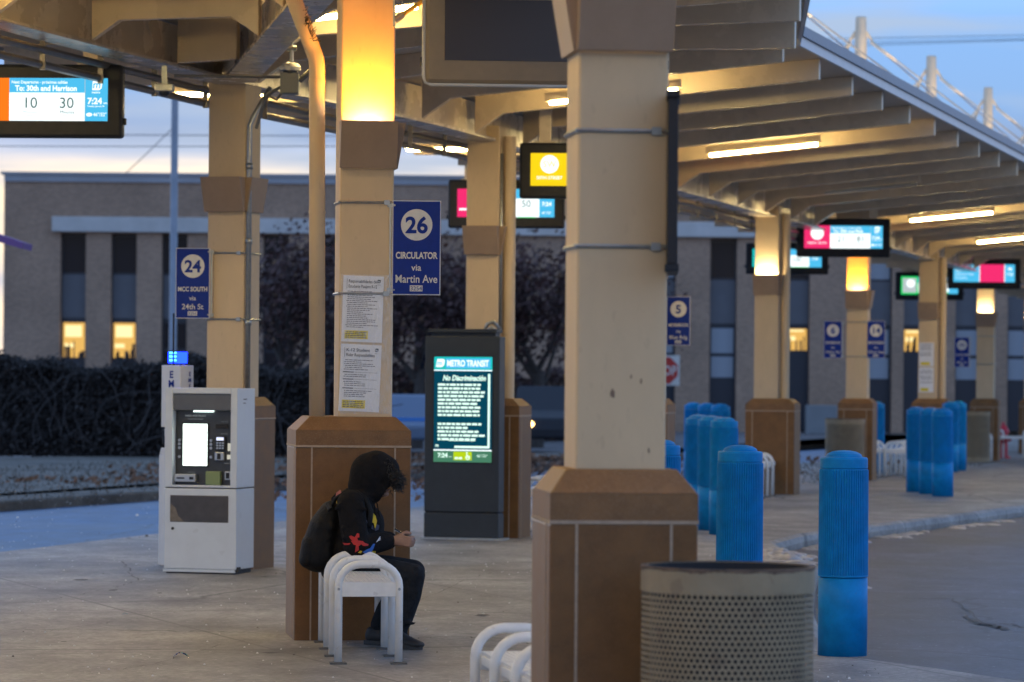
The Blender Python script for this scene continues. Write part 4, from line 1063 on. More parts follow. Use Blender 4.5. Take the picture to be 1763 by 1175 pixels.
# ------------------------------------------------------------------ information kiosk
def kiosk():
    t = thing('information_kiosk', 'tall dark slate information kiosk with a lit teal screen of white text', 'kiosk', (gx(798, 35.3), 35.36, 0), TH_A)
    W, D = 0.735, 0.20; f = -D / 2
    mb = MB(); mb.box(-W / 2, W / 2, f, D / 2, 0.262, 1.93); mb.build('body', darkgrey, t, bevel=0.008)
    mb = MB(); mb.box(-W / 2, W / 2, f, D / 2, 0.02, 0.250); mb.build('base_cover', darkgrey, t, bevel=0.006)
    mb = MB(); mb.box(-W / 2 + 0.01, W / 2 - 0.01, f + 0.012, D / 2 - 0.01, 0.250, 0.262); mb.build('seam', dark, t)
    mb = MB(); mb.box(-W / 2 - 0.03, W / 2 + 0.05, f - 0.02, D / 2 + 0.02, 0.0, 0.019); mb.build('base_plate', galv, t)
    mb = MB(); mb.box(-W / 2 + 0.05, W / 2 - 0.05, f + 0.03, D / 2 - 0.02, 1.93, 1.965); mb.build('neck', darkgrey, t)
    mb = MB(); mb.box(-W / 2 + 0.03, W / 2 - 0.03, f - 0.01, D / 2 + 0.01, 1.966, 2.0); mb.build('cap', darkgrey, t, bevel=0.004)
    x0, x1, z0, z1 = -0.275, 0.298, 0.735, 1.735; y = f - 0.004
    mb = MB(); mb.rect(x0 - 0.012, x1 + 0.012, z0 - 0.012, z1 + 0.012, y + 0.001); bz = mb.build('screen_bezel', dark, t)
    X = lambda a: x0 + a * (x1 - x0)
    Z = lambda a: z0 + a * (z1 - z0)
    P = {}
    def g(m):
        if m not in P: P[m] = MB()
        return P[m]
    def rc(m, a, b, c, d, l=0): g(m).rect(X(a), X(b), Z(c), Z(d), y - 0.002 * (l + 1))
    rc(S_NAVY, 0, 1, 0.12, 0.875); rc(S_TEAL, 0, 1, 0.875, 1); rc(S_BLUE, 0.2, 0.97, 0.89, 0.985, 1); rc(S_FOOT, 0, 1, 0, 0.108); rc(S_WHITE, 0, 1, 0.108, 0.12); rc(S_WHITE, 0, 1, 0.866, 0.876, 1)
    rc(S_CREAM, 0.93, 0.965, 0.14, 0.84, 1); rc(S_CREAM, 0.36, 0.965, 0.135, 0.155, 1)
    # header badge and words
    q = [(-0.42, -0.5), (0.25, -0.5), (0.45, -0.3), (0.55, 0.3), (0.42, 0.5), (-0.28, 0.5)]
    g(S_WHITE).poly([(X(0.10) + a * 0.09, y - 0.006, Z(0.94) + b * 0.075) for a, b in q])
    g(S_BLUE).text('m', X(0.10), Z(0.92), 0.045, y - 0.008, bold=0.03)
    g(S_WHITE).text('METRO TRANSIT', X(0.58), Z(0.91), 0.058, y - 0.006, bold=0.03, maxw=0.41)
    g(S_CREAM).text('No Discriminación', X(0.52), Z(0.775), 0.05, y - 0.006, bold=0.03, maxw=0.42, slant=0.2)
    rng = random.Random(8)
    for i in range(9): bars(g(S_CREAM), X(0.07), X(rng.uniform(0.78, 0.89)), Z(0.725 - i * 0.036), 0.020, y - 0.006, rng, 0.02, 0.075, 0.009)
    for i in range(5): bars(g(S_CREAM), X(0.07), X(rng.uniform(0.60, 0.89)), Z(0.352 - i * 0.036), 0.020, y - 0.006, rng, 0.02, 0.075, 0.009)
    rc(S_CREAM, 0.25, 0.72, 0.202, 0.207, 2)
    g(S_CREAM).text('m', X(0.06), Z(0.145), 0.03, y - 0.006, bold=0.03)
    g(S_CREAM).text('7:24', X(0.16), Z(0.045), 0.04, y - 0.006, bold=0.03); g(S_CREAM).text('am', X(0.29), Z(0.045), 0.016, y - 0.006)
    rc(S_LIME, 0.345, 0.66, 0.02, 0.10, 1); bars(g(S_CREAM), X(0.37), X(0.50), Z(0.03), 0.018, y - 0.008, rng, 0.03, 0.05)
    # wheelchair symbol
    wx, wz = X(0.595), Z(0.045)
    g(S_CREAM).disc(wx, y - 0.008, wz, 0.022, 20); g(S_LIME).disc(wx, y - 0.010, wz, 0.014, 20); g(S_CREAM).disc(wx - 0.008, y - 0.012, wz + 0.046, 0.008, 14)
    g(S_CREAM).rect(wx - 0.013, wx - 0.004, wz + 0.005, wz + 0.036, y - 0.012); g(S_CREAM).rect(wx - 0.012, wx + 0.018, wz + 0.0, wz + 0.009, y - 0.0121)
    g(S_CREAM).text('46°/32°', X(0.84), Z(0.05), 0.025, y - 0.006, maxw=0.13)
    for m, b in P.items(): b.build('screen', m, bz, fix=False)
    mb = MB()
    for zz, a in ((-0.0, 1),): mb.ico((W / 2 - 0.03, f + 0.02, 0.06), 0.012, 1)
    mb.build('bolt', galv, t)
kiosk()

# ------------------------------------------------------------------ the seated person
PY = 21.56
person = thing('person', 'person in a black hoodie, hood up, sitting on the white bench over a phone', 'person', (gx(640, PY), PY, 0))
def Q(px, py, dy=0.0): return at(px, py, PY + dy) if dy == 0 else Vector((at(px, py, PY).x, PY + dy, at(px, py, PY).z))
# body: one continuous skin surface (head with face, neck, torso core, arms, hands, legs)
mb = MB()
hc = Q(641, 815)
blob_path(mb, [(hc, (0.088, 0.072, 0.098)), (hc + Vector((0.035, 0, -0.055)), (0.062, 0.058, 0.070))], 0.3)
mb.ico(hc + Vector((0.098, 0, -0.052)), (0.020, 0.013, 0.020), 2)           # nose
mb.ico(hc + Vector((0.085, 0, -0.095)), (0.020, 0.024, 0.010), 2)           # lips
mb.ico(hc + Vector((0.072, 0, -0.120)), (0.026, 0.026, 0.020), 2)           # chin
for s in (-1, 1):
    mb.ico(hc + Vector((0.074, s * 0.030, -0.012)), (0.018, 0.02, 0.009), 2)   # brows
    mb.ico(hc + Vector((0.0, s * 0.074, -0.025)), (0.018, 0.010, 0.030), 2)    # ears
blob_path(mb, [(hc + Vector((-0.01, 0, -0.07)), (0.055, 0.055, 0.05)), (Q(622, 862), (0.062, 0.065, 0.05)), (Q(612, 900), (0.10, 0.15, 0.08)), (Q(598, 965), (0.10, 0.14, 0.08))])
armR = [Q(606, 866, -0.175), Q(616, 938, -0.235), Q(672, 930, -0.09)]
armL = [Q(612, 866, 0.175), Q(628, 936, 0.22), Q(674, 931, 0.04)]
for a in (armR, armL): blob_path(mb, [(a[0], (0.045,) * 3), (a[1], (0.038,) * 3), (a[2], (0.028,) * 3)])
legR = [Q(602, 978, -0.10), Q(712, 989, -0.125), Q(686, 1084, -0.115)]
legL = [Q(602, 978, 0.10), Q(710, 986, 0.13), Q(652, 1076, 0.10)]
for l in (legR, legL): blob_path(mb, [(l[0], (0.075,) * 3), (l[1], (0.055,) * 3), (l[2], (0.038,) * 3)])
# hands around the phone
phone_c = Q(699.5, 921, -0.035)
def hand(wr, s):
    palm = wr + Vector((0.052, s * 0.004, 0.002))
    blob_path(mb, [(wr, (0.027, 0.020, 0.027)), (palm, (0.034, 0.016, 0.036))], 0.25)
    for i in range(4):
        z = 0.020 - i * 0.0155; L = (0.030, 0.034, 0.032, 0.025)[i]
        k = palm + Vector((0.022, s * 0.006, z)); p1 = k + Vector((L, s * 0.004, -0.004)); p2 = p1 + Vector((0.014, -s * 0.020, -0.002)); p3 = p2 + Vector((-0.010, -s * 0.016, 0))
        blob_path(mb, [(k, (0.0098,) * 3), (p1, (0.0090,) * 3), (p2, (0.0085,) * 3), (p3, (0.0078,) * 3)], 0.5)
    tb = palm + Vector((-0.006, -s * 0.010, 0.028))
    blob_path(mb, [(tb, (0.0125,) * 3), (tb + Vector((0.028, -s * 0.010, 0.016)), (0.0108,) * 3), (tb + Vector((0.052, -s * 0.012, 0.010)), (0.0095,) * 3)], 0.5)
hand(armR[2] + Vector((0.012, 0, 0)), -1)
hand(armL[2] + Vector((0.010, 0, 0.002)), 1)
body, _ = remeshed(mb, 'body', skin, person, 0.0048, 3)
# hoodie
mb = MB()
blob_path(mb, [(Q(600, 972), (0.135, 0.185, 0.09)), (Q(612, 935), (0.142, 0.19, 0.10)), (Q(616, 897), (0.125, 0.192, 0.10)), (Q(615, 868), (0.100, 0.185, 0.062)), (Q(622, 850), (0.085, 0.11, 0.055))])
mb.ico(Q(640, 905), (0.075, 0.14, 0.11), 3)
hdc = Q(642, 818)
blob_path(mb, [(Q(628, 838), (0.100, 0.105, 0.09)), (Q(636, 816), (0.115, 0.115, 0.125)), (Q(648, 808), (0.105, 0.112, 0.110)), (Q(664, 812), (0.084, 0.102, 0.094)), (Q(668, 826), (0.070, 0.095, 0.075))])
blob_path(mb, [(Q(648, 848), (0.062, 0.085, 0.050)), (Q(659, 842), (0.056, 0.088, 0.055))])
blob_path(mb, [(Q(632, 846), (0.09, 0.10, 0.07)), (Q(646, 850), (0.055, 0.085, 0.052))])
for a, s in ((armR, -1), (armL, 1)):
    blob_path(mb, [(a[0], (0.082, 0.075, 0.078)), (a[0].lerp(a[1], 0.55), (0.080, 0.072, 0.078)), (a[1], (0.074, 0.068, 0.070))])
    blob_path(mb, [(a[1], (0.074, 0.068, 0.070)), (a[1].lerp(a[2], 0.6), (0.060, 0.056, 0.060)), (a[1].lerp(a[2], 0.86), (0.054, 0.05, 0.054)), (a[2] + Vector((-0.006, 0, 0)), (0.040, 0.038, 0.043))])
rng = random.Random(3)
for i in range(26):     # soft folds
    a = armR if i % 2 else armL
    p = a[0].lerp(a[1], rng.random()) + Vector((rng.uniform(-.06, .06), (-1 if i % 2 else 1) * 0.055, rng.uniform(-.02, .02)))
    blob_path(mb, [(p, (0.014, 0.012, 0.012)), (p + Vector((rng.uniform(-.05, .05), 0, rng.uniform(-.04, .02))), (0.012, 0.012, 0.012))])
od = Vector((0.80, 0, -0.60))
hoodie, hb = remeshed(mb, 'hoodie', hoodie_m, person, 0.009, 4, cut=lambda v: (v - hdc).dot(od) > 0.122 and (v - hdc).length < 0.165 and v.z > Q(0, 868).z)
sol = hoodie.modifiers.new('thick', 'SOLIDIFY'); sol.thickness = 0.008; sol.offset = -1
mb = MB()
for dx in (0, 5):
    mb.tube([Q(641 + dx, 853, -0.06 + 0.004 * dx), Q(645 + dx, 868, -0.075 + 0.004 * dx), Q(648 + dx * 1.3, 885 + dx, -0.11 + 0.006 * dx)], 0.0042, 6)
mb.build('drawstring', hoodie_m, hoodie, world=True)
# printed patches on sleeve and chest, laid on the cloth
def patch(name, polys, mat, parent=hoodie):
    mb = MB(); IM = frame(person).inverted()
    def hit(px, py):
        o = at(px, py, PY - 1.0); o.y = PY - 1.0
        o = Vector((at(px, py, PY).x, PY - 1.0, at(px, py, PY).z))
        h = hb.ray_cast(o, Vector((0, 1, 0)), 3)
        return (h[0] + h[1] * 0.003) if h[0] is not None else None
    for poly in polys:
        n = len(poly); cx = sum(p[0] for p in poly) / n; cy = sum(p[1] for p in poly) / n
        for i in range(n):
            a, b = poly[i], poly[(i + 1) % n]
            K = 4
            grid = {}
            for u in range(K + 1):
                for v in range(K + 1 - u):
                    x = cx + (a[0] - cx) * u / K + (b[0] - cx) * v / K; y = cy + (a[1] - cy) * u / K + (b[1] - cy) * v / K
                    h = hit(x, y); grid[u, v] = mb._v(IM @ h) if h else None
            for u in range(K):
                for v in range(K - u):
                    tri = [grid[u, v], grid[u + 1, v], grid[u, v + 1]]
                    if all(tri): mb.face(tri)
                    if u + v < K - 1:
                        tri = [grid[u + 1, v], grid[u + 1, v + 1], grid[u, v + 1]]
                        if all(tri): mb.face(tri)
    mb.build(name, mat, parent)
zx = lambda L: [(580 + x / 5.875, 760 + y / 5.875) for x, y in L]
patch('red_print', [zx([(80, 1005), (130, 1010), (162, 1008), (150, 1025), (100, 1028)]), zx([(145, 940), (170, 932), (180, 960), (205, 950), (225, 910), (245, 915), (248, 950), (225, 955), (235, 985), (180, 985), (160, 965)]),
                    zx([(165, 985), (240, 982), (285, 990), (265, 1020), (240, 1040), (245, 1075), (205, 1100), (215, 1030), (190, 1020)]), zx([(275, 985), (300, 1010), (335, 1020), (330, 1038), (285, 1035), (262, 1015)])],
      pmat('red print', (0.42, 0.022, 0.02), 0.8))
patch('yellow_print', [zx([(330, 760), (345, 720), (365, 712), (395, 750), (410, 800), (400, 850), (392, 880), (380, 820), (345, 800)]), zx([(235, 1100), (255, 1080), (275, 1085), (262, 1108)]), zx([(360, 1105), (370, 1088), (405, 1092), (400, 1115)]), zx([(0, 600), (18, 590), (24, 615), (5, 628)])],
      pmat('yellow print', (0.58, 0.40, 0.02), 0.8))
patch('blue_print', [zx([(275, 1095), (320, 1070), (350, 1060), (380, 1018), (398, 1020), (385, 1060), (360, 1105), (310, 1112)])], pmat('blue print', (0.03, 0.12, 0.42), 0.8))
patch('grey_print', [zx([(308, 785), (345, 815), (375, 850), (378, 885), (350, 870), (322, 835)]), zx([(385, 885), (410, 830), (432, 845), (425, 885), (395, 900)])], pmat('slate print', (0.045, 0.05, 0.09), 0.8))
patch('white_stripe', [zx([(408 + d, 1005 - 6 * i), (416 + d, 1005 - 6 * i), (452 + d * .2, 955 + 14 * i), (444 + d * .2, 952 + 14 * i)]) for i, d in enumerate((0, 6, 14))], pmat('white stripe', (0.6, 0.6, 0.62), 0.8))
# sweatpants
mb = MB()
blob_path(mb, [(Q(592, 985), (0.135, 0.185, 0.075)), (Q(606, 975), (0.12, 0.18, 0.085))])
for l, s in ((legR, -1), (legL, 1)):
    blob_path(mb, [(l[0], (0.095, 0.09, 0.088)), (l[0].lerp(l[1], 0.6), (0.09, 0.085, 0.083)), (l[1], (0.072, 0.072, 0.070))])
    blob_path(mb, [(l[1], (0.072, 0.072, 0.070)), (l[1].lerp(l[2], 0.35), (0.080, 0.072, 0.075)), (l[1].lerp(l[2], 0.75), (0.070, 0.064, 0.065)), (l[2], (0.052, 0.05, 0.04)), (l[2] + Vector((0.004, 0, -0.025)), (0.056, 0.054, 0.03))])
for i in range(22):
    l = legR if i % 3 else legL
    t_ = rng.random(); base = l[1].lerp(l[2], t_) if i % 2 else l[0].lerp(l[1], 0.4 + 0.6 * t_)
    p = base + Vector((rng.uniform(-.05, .06), (-1 if i % 3 else 1) * 0.055, 0.02))
    blob_path(mb, [(p, (0.013,) * 3), (p + Vector((rng.uniform(-.05, .05), 0, rng.uniform(-.03, .03))), (0.011,) * 3)])
remeshed(mb, 'sweatpants', pants_m, person, 0.010, 4)
# sneakers
def shoe(heel, ang, pitch=0.0):
    d = Vector((math.cos(ang), math.sin(ang), 0)); mb = MB()
    blob_path(mb, [(heel + Vector((0, 0, 0.055)), (0.038, 0.036, 0.05)), (heel + d * 0.09 + Vector((0, 0, 0.050)), (0.045, 0.042, 0.042)), (heel + d * 0.16 + Vector((0, 0, 0.036)), (0.048, 0.044, 0.03)), (heel + d * 0.215 + Vector((0, 0, 0.030)), (0.040, 0.036, 0.022))])
    blob_path(mb, [(heel + Vector((0.012, 0, 0.085)), (0.042, 0.040, 0.025)), (heel + d * 0.07 + Vector((0, 0, 0.075)), (0.035, 0.034, 0.03))])
    s_, _ = remeshed(mb, 'shoe', shoe_m, person, 0.006, 3)
    mb = MB(); n = 24; pr = Vector((-d.y, d.x, 0)); out = []
    for k in range(n):
        a = 2 * math.pi * k / n
        out.append(heel + d * (0.100 + 0.148 * math.cos(a)) + pr * (0.046 * math.sin(a)))
    mb.loft([[p + Vector((0, 0, 0.002)) for p in out], [p + Vector((0, 0, 0.028)) for p in out]])
    mb.build('sole', pmat('dark sole', (0.028, 0.028, 0.03), 0.6), s_, world=True) if False else mb.build('sole', pmat('dark sole', (0.028, 0.028, 0.03), 0.6), person, world=True)
    mb = MB()
    for k in range(4): 
        c = heel + d * (0.075 + 0.022 * k) + Vector((0, 0, 0.094 - 0.009 * k))
        mb.tube([c + pr * 0.03, c + Vector((0, 0, 0.004)), c - pr * 0.03], 0.0035, 6)
    mb.build('lace', blackrubber, person, world=True)
shoe(Vector((Q(682, 0).x, PY - 0.115, 0)), R(-40))
shoe(Vector((Q(648, 0).x, PY + 0.10, 0)), R(-20))
# hair: a curly fringe spilling out of the hood
mb = MB(); rng = random.Random(11)
for i in range(1500):
    f = rng.random()
    c = Q(664 + 16 * f + rng.gauss(0, 3.2), 804 + 20 * f + rng.gauss(0, 6), rng.uniform(-0.09, 0.09))
    ax = Vector((rng.uniform(-.05, .75), rng.uniform(-.5, .5), rng.uniform(-1.1, -.1))).normalized()
    u = ax.orthogonal().normalized(); v = ax.cross(u); ln = rng.uniform(0.025, 0.062); ph = rng.random() * 6; rr = rng.uniform(0.004, 0.011); pts = []
    for k in range(7):
        a = ph + k * 1.4; pts.append(c + ax * ln * k / 6 + (u * math.cos(a) + v * math.sin(a)) * rr + Vector((0.004, 0, -0.0015)) * k * k * 0.12)
    mb.tube(pts, [0.0026, 0.0026, 0.0025, 0.0023, 0.002, 0.0015, 0.0008], 4)
mb.build('hair', hair_m, person, world=True, fix=False)
mb = MB(); blob_path(mb, [(Q(660, 812), (0.06, 0.085, 0.06)), (Q(672, 822), (0.045, 0.075, 0.048))]); remeshed(mb, 'hair', hair_m, person, 0.008, 2)
# phone in the hands
ph_t = thing('smartphone', 'dark smartphone held in both hands', 'phone', phone_c)
ph_t.rotation_euler = (0, R(-62), 0)
mb = MB(); mb.box(-0.0045, 0.0045, -0.037, 0.037, -0.055, 0.075); mb.build('case', pmat('phone case', (0.02, 0.02, 0.025), 0.25), ph_t, bevel=0.003)
mb = MB(); mb.poly([(-0.0052, -0.034, -0.05), (-0.0052, 0.034, -0.05), (-0.0052, 0.034, 0.07), (-0.0052, -0.034, 0.07)]); mb.build('screen', emat('phone screen', (0.5, 0.6, 0.8), 0.5), ph_t)
# backpack
bp = thing('backpack', 'black backpack worn by the seated person', 'backpack', Q(552, 985))
mb = MB()
blob_path(mb, [(Q(571, 884), (0.075, 0.135, 0.075)), (Q(560, 910), (0.098, 0.155, 0.10)), (Q(552, 942), (0.112, 0.165, 0.105)), (Q(551, 964), (0.112, 0.165, 0.075))], 0.22)
for i in range(14):
    p = Q(rng.uniform(545, 572), rng.uniform(905, 962), -0.140); blob_path(mb, [(p, (0.02,) * 3), (p + Vector((rng.uniform(-.03, .03), 0.02, rng.uniform(-.05, .05))), (0.016,) * 3)])
remeshed(mb, 'bag', pack_m, bp, 0.010, 4)
mb = MB()
blob_path(mb, [(Q(540, 935, -0.03), (0.07, 0.12, 0.06)), (Q(534, 962, -0.03), (0.066, 0.125, 0.06))]); remeshed(mb, 'pocket', pack_m, bp, 0.010, 4)
for s in (-1, 1):
    mb = MB(); mb.tube([Q(570, 880, s * 0.10), Q(578, 858, s * 0.115), Q(596, 845, s * 0.125), Q(616, 846, s * 0.13), Q(632, 858, s * 0.135), Q(640, 880, s * 0.15), Q(637, 905, s * 0.19)], 0.022, 10, flat=0.45)
    mb.build('strap', pack_m, bp, smooth=True, world=True)
mb = MB(); mb.tube([Q(574, 872, -0.03), Q(573, 858, -0.025), Q(580, 851, 0), Q(573, 858, 0.025), Q(574, 872, 0.03)], 0.009, 8); mb.build('grab_loop', pack_m, bp, smooth=True, world=True)
mb = MB(); mb.tube([Q(566, 866, -0.115), Q(571, 876, -0.135)], 0.016, 8); mb.build('buckle', blackrubber, bp, world=True)
mb = MB(); mb.poly([Q(581, 847, -0.155), Q(588, 842, -0.153), Q(590, 847, -0.157), Q(580, 853, -0.159)]); mb.build('coral_patch', pmat('coral patch', (0.42, 0.13, 0.10), 0.8), bp, world=True)

# ------------------------------------------------------------------ litter and ice on the ground
def crumple(name, label, cat, loc, size, cols_, seed):
    rg = random.Random(seed); mb = MB(); n = 9
    pts = {}
    for i in range(n):
        for j in range(n):
            x, y = (i / (n - 1) - .5) * size, (j / (n - 1) - .5) * size * 0.7
            pts[i, j] = mb._v((x, y, 0.004 + max(0, (0.35 - abs(i / (n - 1) - .5) ** 1.5) * size * 0.8 + rg.uniform(-.006, .008) * size * 8)))
    for i in range(n - 1):
        for j in range(n - 1):
            mb.mi = rg.choices(range(len(cols_)), [3, 2, 1, 1][:len(cols_)])[0]; mb.face([pts[i, j], pts[i + 1, j], pts[i + 1, j + 1], pts[i, j + 1]])
    o = mb.build(name, cols_, fix=True); o.location = loc; return tag(o, label, cat)
foil = [pmat('wrapper navy', (0.01, 0.03, 0.16), 0.25, coat=0.5), pmat('wrapper silver', (0.6, 0.62, 0.6), 0.2, 0.8), pmat('wrapper orange', (0.6, 0.28, 0.05), 0.3), pmat('wrapper teal', (0.05, 0.35, 0.32), 0.3)]
g0 = at(312, 1136, 1); yy = CAMH * F / (1136 + 5 - YH)
crumple('snack_wrapper', 'shiny blue and gold snack wrapper lying on the platform at the lower left', 'wrapper', (gx(312, 20.6), 20.6, 0), 0.085, foil, 4)
crumple('paper_scrap', 'tiny teal scrap of litter on the platform below the ticket machine', 'litter', (gx(215, 24.1), 24.1, 0), 0.035, [foil[3], foil[1]], 9)
ice_m = pmat('dirty ice', (0.22, 0.215, 0.225), 0.35, var=0.3, vscale=14, bump=0.6, bscale=30)
mb = MB(); rng = random.Random(21)
for i in range(70):
    a, d = rng.uniform(0, 6.28), rng.random() ** 0.6
    mb.ico((2.36 + 0.20 * d * math.cos(a), 32.4 + 1.5 * d * math.sin(a), 0.0), (rng.uniform(.04, .13), rng.uniform(.1, .3), rng.uniform(.03, .085) * (1.15 - d)), 2)
o = mb.build('ice_mound', ice_m, smooth=True, fix=False); tag(o, 'low dirty mound of ice at the nose of the platform between two bollards', 'ice')
mb = MB()
for i in range(1800):        # spread salt and grit
    y = rng.uniform(19, 48); x = rng.uniform(-0.16 * y, 0.16 * y)
    if x > 2.0: continue
    s = rng.uniform(0.003, 0.008) * (1 + 2 * (rng.random() > 0.985)); z = 0.0005
    if rng.random() < 0.55 and noise.noise((x * 0.7, y * 0.35, 3)) < 0.05: continue
    mb.mi = 0 if rng.random() < 0.85 else 1
    a = Vector((x, y, z)); mb.loft([[a + Vector((-s, -s, 0)), a + Vector((s, -s * .6, 0)), a + Vector((0, s, 0))], [a + Vector((-s * .4, -s * .3, s)), a + Vector((s * .5, -s * .2, s * .9)), a + Vector((0, s * .4, s))]])
tag(mb.build('road_salt', [pmat('salt', (0.6, 0.6, 0.6), 0.6), pmat('grit', (0.15, 0.13, 0.115), 0.9)], fix=False), 'salt crystals and grit scattered over the platform', 'salt', kind='stuff')
mb = MB()
for y0 in range(19, 50, 1):   # dirty ice scraps along the kerb
    for i in range(14):
        y = y0 + rng.random()
        xs = [(a, b) for a, b in zip(front_edge, front_edge[1:]) if a[1] <= y <= b[1]]
        if not xs or y < 29: continue
        (xa, ya), (xb, yb) = xs[0]; x = xa + (xb - xa) * (y - ya) / (yb - ya) + 0.03 + abs(rng.gauss(0, 0.12))
        if noise.noise((y * 0.9, 2, 5)) < 0.0: continue
        mb.ico((x, y, -0.132), (rng.uniform(.03, .10), rng.uniform(.08, .4), rng.uniform(.006, .022)), 2)
tag(mb.build('kerb_ice', ice_m, smooth=True, fix=False), 'crusted ice scraps along the platform kerb', 'ice', kind='stuff')
# ragged cracks in the bus lane, filled with dark tar
mb = MB()
def crack(pts, wd, z):
    out = []
    for (ax, ay), (bx, by) in zip(pts, pts[1:]):
        for k in range(10):
            t_ = k / 10; out.append((ax + (bx - ax) * t_ + rng.uniform(-.02, .02), ay + (by - ay) * t_ + rng.uniform(-.05, .05)))
    L_ = [(x - wd * rng.uniform(.2, 1), y - wd * 2.2 * rng.uniform(.2, 1.2)) for x, y in out]; R_2 = [(x + wd * rng.uniform(.2, 1), y + wd * 2.2 * rng.uniform(.2, 1.2)) for x, y in out]
    for i in range(len(out) - 1): mb.poly([(*L_[i], z), (*L_[i + 1], z), (*R_2[i + 1], z), (*R_2[i], z)])
G0 = lambda px, py: (lambda Y: (gx(px, Y, 0), Y))(CAMH * F / (py + 0.0087 * (XC - px) - YH))
for pts_, wd_ in (([(-20, 1086), (120, 1085), (260, 1087), (480, 1090)], .006), ([(70, 1090), (180, 1074), (260, 1062), (345, 1050)], .005), ([(-20, 1044), (110, 1030), (200, 1012), (238, 1000), (222, 984), (210, 966)], .006), ([(150, 1163), (260, 1145), (345, 1120), (430, 1100)], .006),
                   ([(690, 1102), (780, 1097), (870, 1101), (915, 1110)], .006), ([(700, 1046), (800, 1000), (850, 985)], .005), ([(1240, 1200), (1440, 1172), (1520, 1150)], .004), ([(690, 976), (790, 974), (915, 970)], .006)):
    crack([G0(*p) for p in pts_], wd_, 0.003)
for (px_, py_, w_, d_) in ((465, 1125, .05, .05), (320, 985, .04, .12), (140, 999, .06, .1), (195, 1017, .03, .1), (1035, 1100, .04, .05), (830, 1060, .05, .1), (110, 1106, .02, .03), (330, 1088, .015, .02), (455, 994, .03, .06), (275, 1022, .02, .05)):
    x_, y_ = G0(px_, py_); mb.poly([(x_ + w_ * (.7 + .5 * rng.random()) * math.cos(a_ * .45), y_ + d_ * (.7 + .5 * rng.random()) * math.sin(a_ * .45), 0.003) for a_ in range(14)])
Gp = lambda px, py: (lambda Y: (gx(px, Y, -0.13), Y))((CAMH + 0.13) * F / (py - 7 - YH))
crack([Gp(1560, 1032), Gp(1640, 1032), Gp(1692, 1076), Gp(1740, 1074), Gp(1770, 1084)], 0.012, -0.126)
crack([Gp(1660, 1062), Gp(1690, 1075), Gp(1712, 1078), Gp(1735, 1086)], 0.045, -0.125)
crack([Gp(1500, 1068), Gp(1600, 1068), Gp(1700, 1072), Gp(1763, 1070)], 0.006, -0.1255)
crack([Gp(1510, 932), Gp(1640, 930), Gp(1763, 918)], 0.01, -0.126)
tag(mb.build('pavement_crack', pmat('tar', (0.065, 0.06, 0.056), 0.7), fix=False), kind='structure')

# ------------------------------------------------------------------ background: building
BY = 112.0
brick = bpy.data.materials.new('brown brick'); brick.use_nodes = True
t = brick.node_tree; b = t.nodes['Principled BSDF']; b.inputs['Roughness'].default_value = 0.9
co = t.nodes.new('ShaderNodeTexCoord'); mpb = t.nodes.new('ShaderNodeMapping'); mpb.inputs['Rotation'].default_value = (R(90), 0, 0)
bt_ = t.nodes.new('ShaderNodeTexBrick'); bt_.inputs['Scale'].default_value = 4.2; bt_.inputs['Color1'].default_value = (0.42, 0.275, 0.19, 1); bt_.inputs['Color2'].default_value = (0.31, 0.205, 0.145, 1); bt_.inputs['Mortar'].default_value = (0.40, 0.33, 0.27, 1)
bt_.inputs['Mortar Size'].default_value = 0.015
nzb = t.nodes.new('ShaderNodeTexNoise'); nzb.inputs['Scale'].default_value = 0.5; nzb.inputs['Detail'].default_value = 8
mxb = t.nodes.new('ShaderNodeMix'); mxb.data_type = 'RGBA'; mxb.blend_type = 'MULTIPLY'; mxb.inputs['Factor'].default_value = 0.5
t.links.new(co.outputs['Object'], mpb.inputs[0]); t.links.new(mpb.outputs[0], bt_.inputs['Vector']); t.links.new(co.outputs['Object'], nzb.inputs['Vector'])
t.links.new(bt_.outputs['Color'], mxb.inputs['A']); t.links.new(nzb.outputs['Fac'], mxb.inputs['B']); t.links.new(mxb.outputs['Result'], b.inputs['Base Color'])
bx0 = gx(6, BY, 4); bx1 = 32.0
bld = thing('brick_building', 'long two storey brown brick building with a pale band and tall recessed windows', 'building', (0, BY, -0.16))
zr = at(300, 303, BY).z + 0.16
wz = lambda py, px=300: at(px, py, BY).z + 0.16
pxs = []
xL = [gx(103 + 87.3 * i, BY, 3) for i in range(9)]; wL = 44 * BY / F
xR = [gx(x, BY, 3) for x in (1012, 1117, 1222, 1348, 1490, 1556, 1645, 1735, 1830)]; wR = 46 * BY / F
wins = [(x, wL, 0) for x in xL] + [(x, wR, 1) for x in xR]
zb = wz(377)          # underside of band region
ztopw = wz(403); zbot = 0.0
mb = MB()
edges = [bx0]
for x, ww, _k in wins: edges += [x, x + ww]
edges.append(bx1)
for i in range(0, len(edges), 2): mb.box(edges[i], edges[i + 1], 0, 0.6, 0, ztopw)
mb.box(bx0, bx1, 0, 0.6, ztopw, zr)
mb.box(bx0, bx1, 0.6, 14, 0, zr)
mb.build('wall', brick, bld)
stone = pmat('pale limestone', (0.42, 0.42, 0.42), 0.7, var=0.12, vscale=1.5)
mb = MB(); mb.box(gx(90, BY, 6), gx(1312, BY, 6), -0.15, 0.0, wz(401), wz(375)); mb.build('stone_band', stone, bld, bevel=0.02)
mb = MB(); mb.box(bx0 - 0.1, bx1, -0.12, 0.5, zr, zr + 0.08); mb.box(bx0, bx1, -0.06, 0.0, wz(315), zr); mb.build('coping', pmat('coping metal', (0.26, 0.28, 0.32), 0.5, 0.3, var=0.1, vscale=1), bld)
glass = pmat('dark window glass', (0.010, 0.013, 0.022), 0.18, spec=0.15)
frame_m = pmat('dark window frame', (0.015, 0.02, 0.035), 0.4)
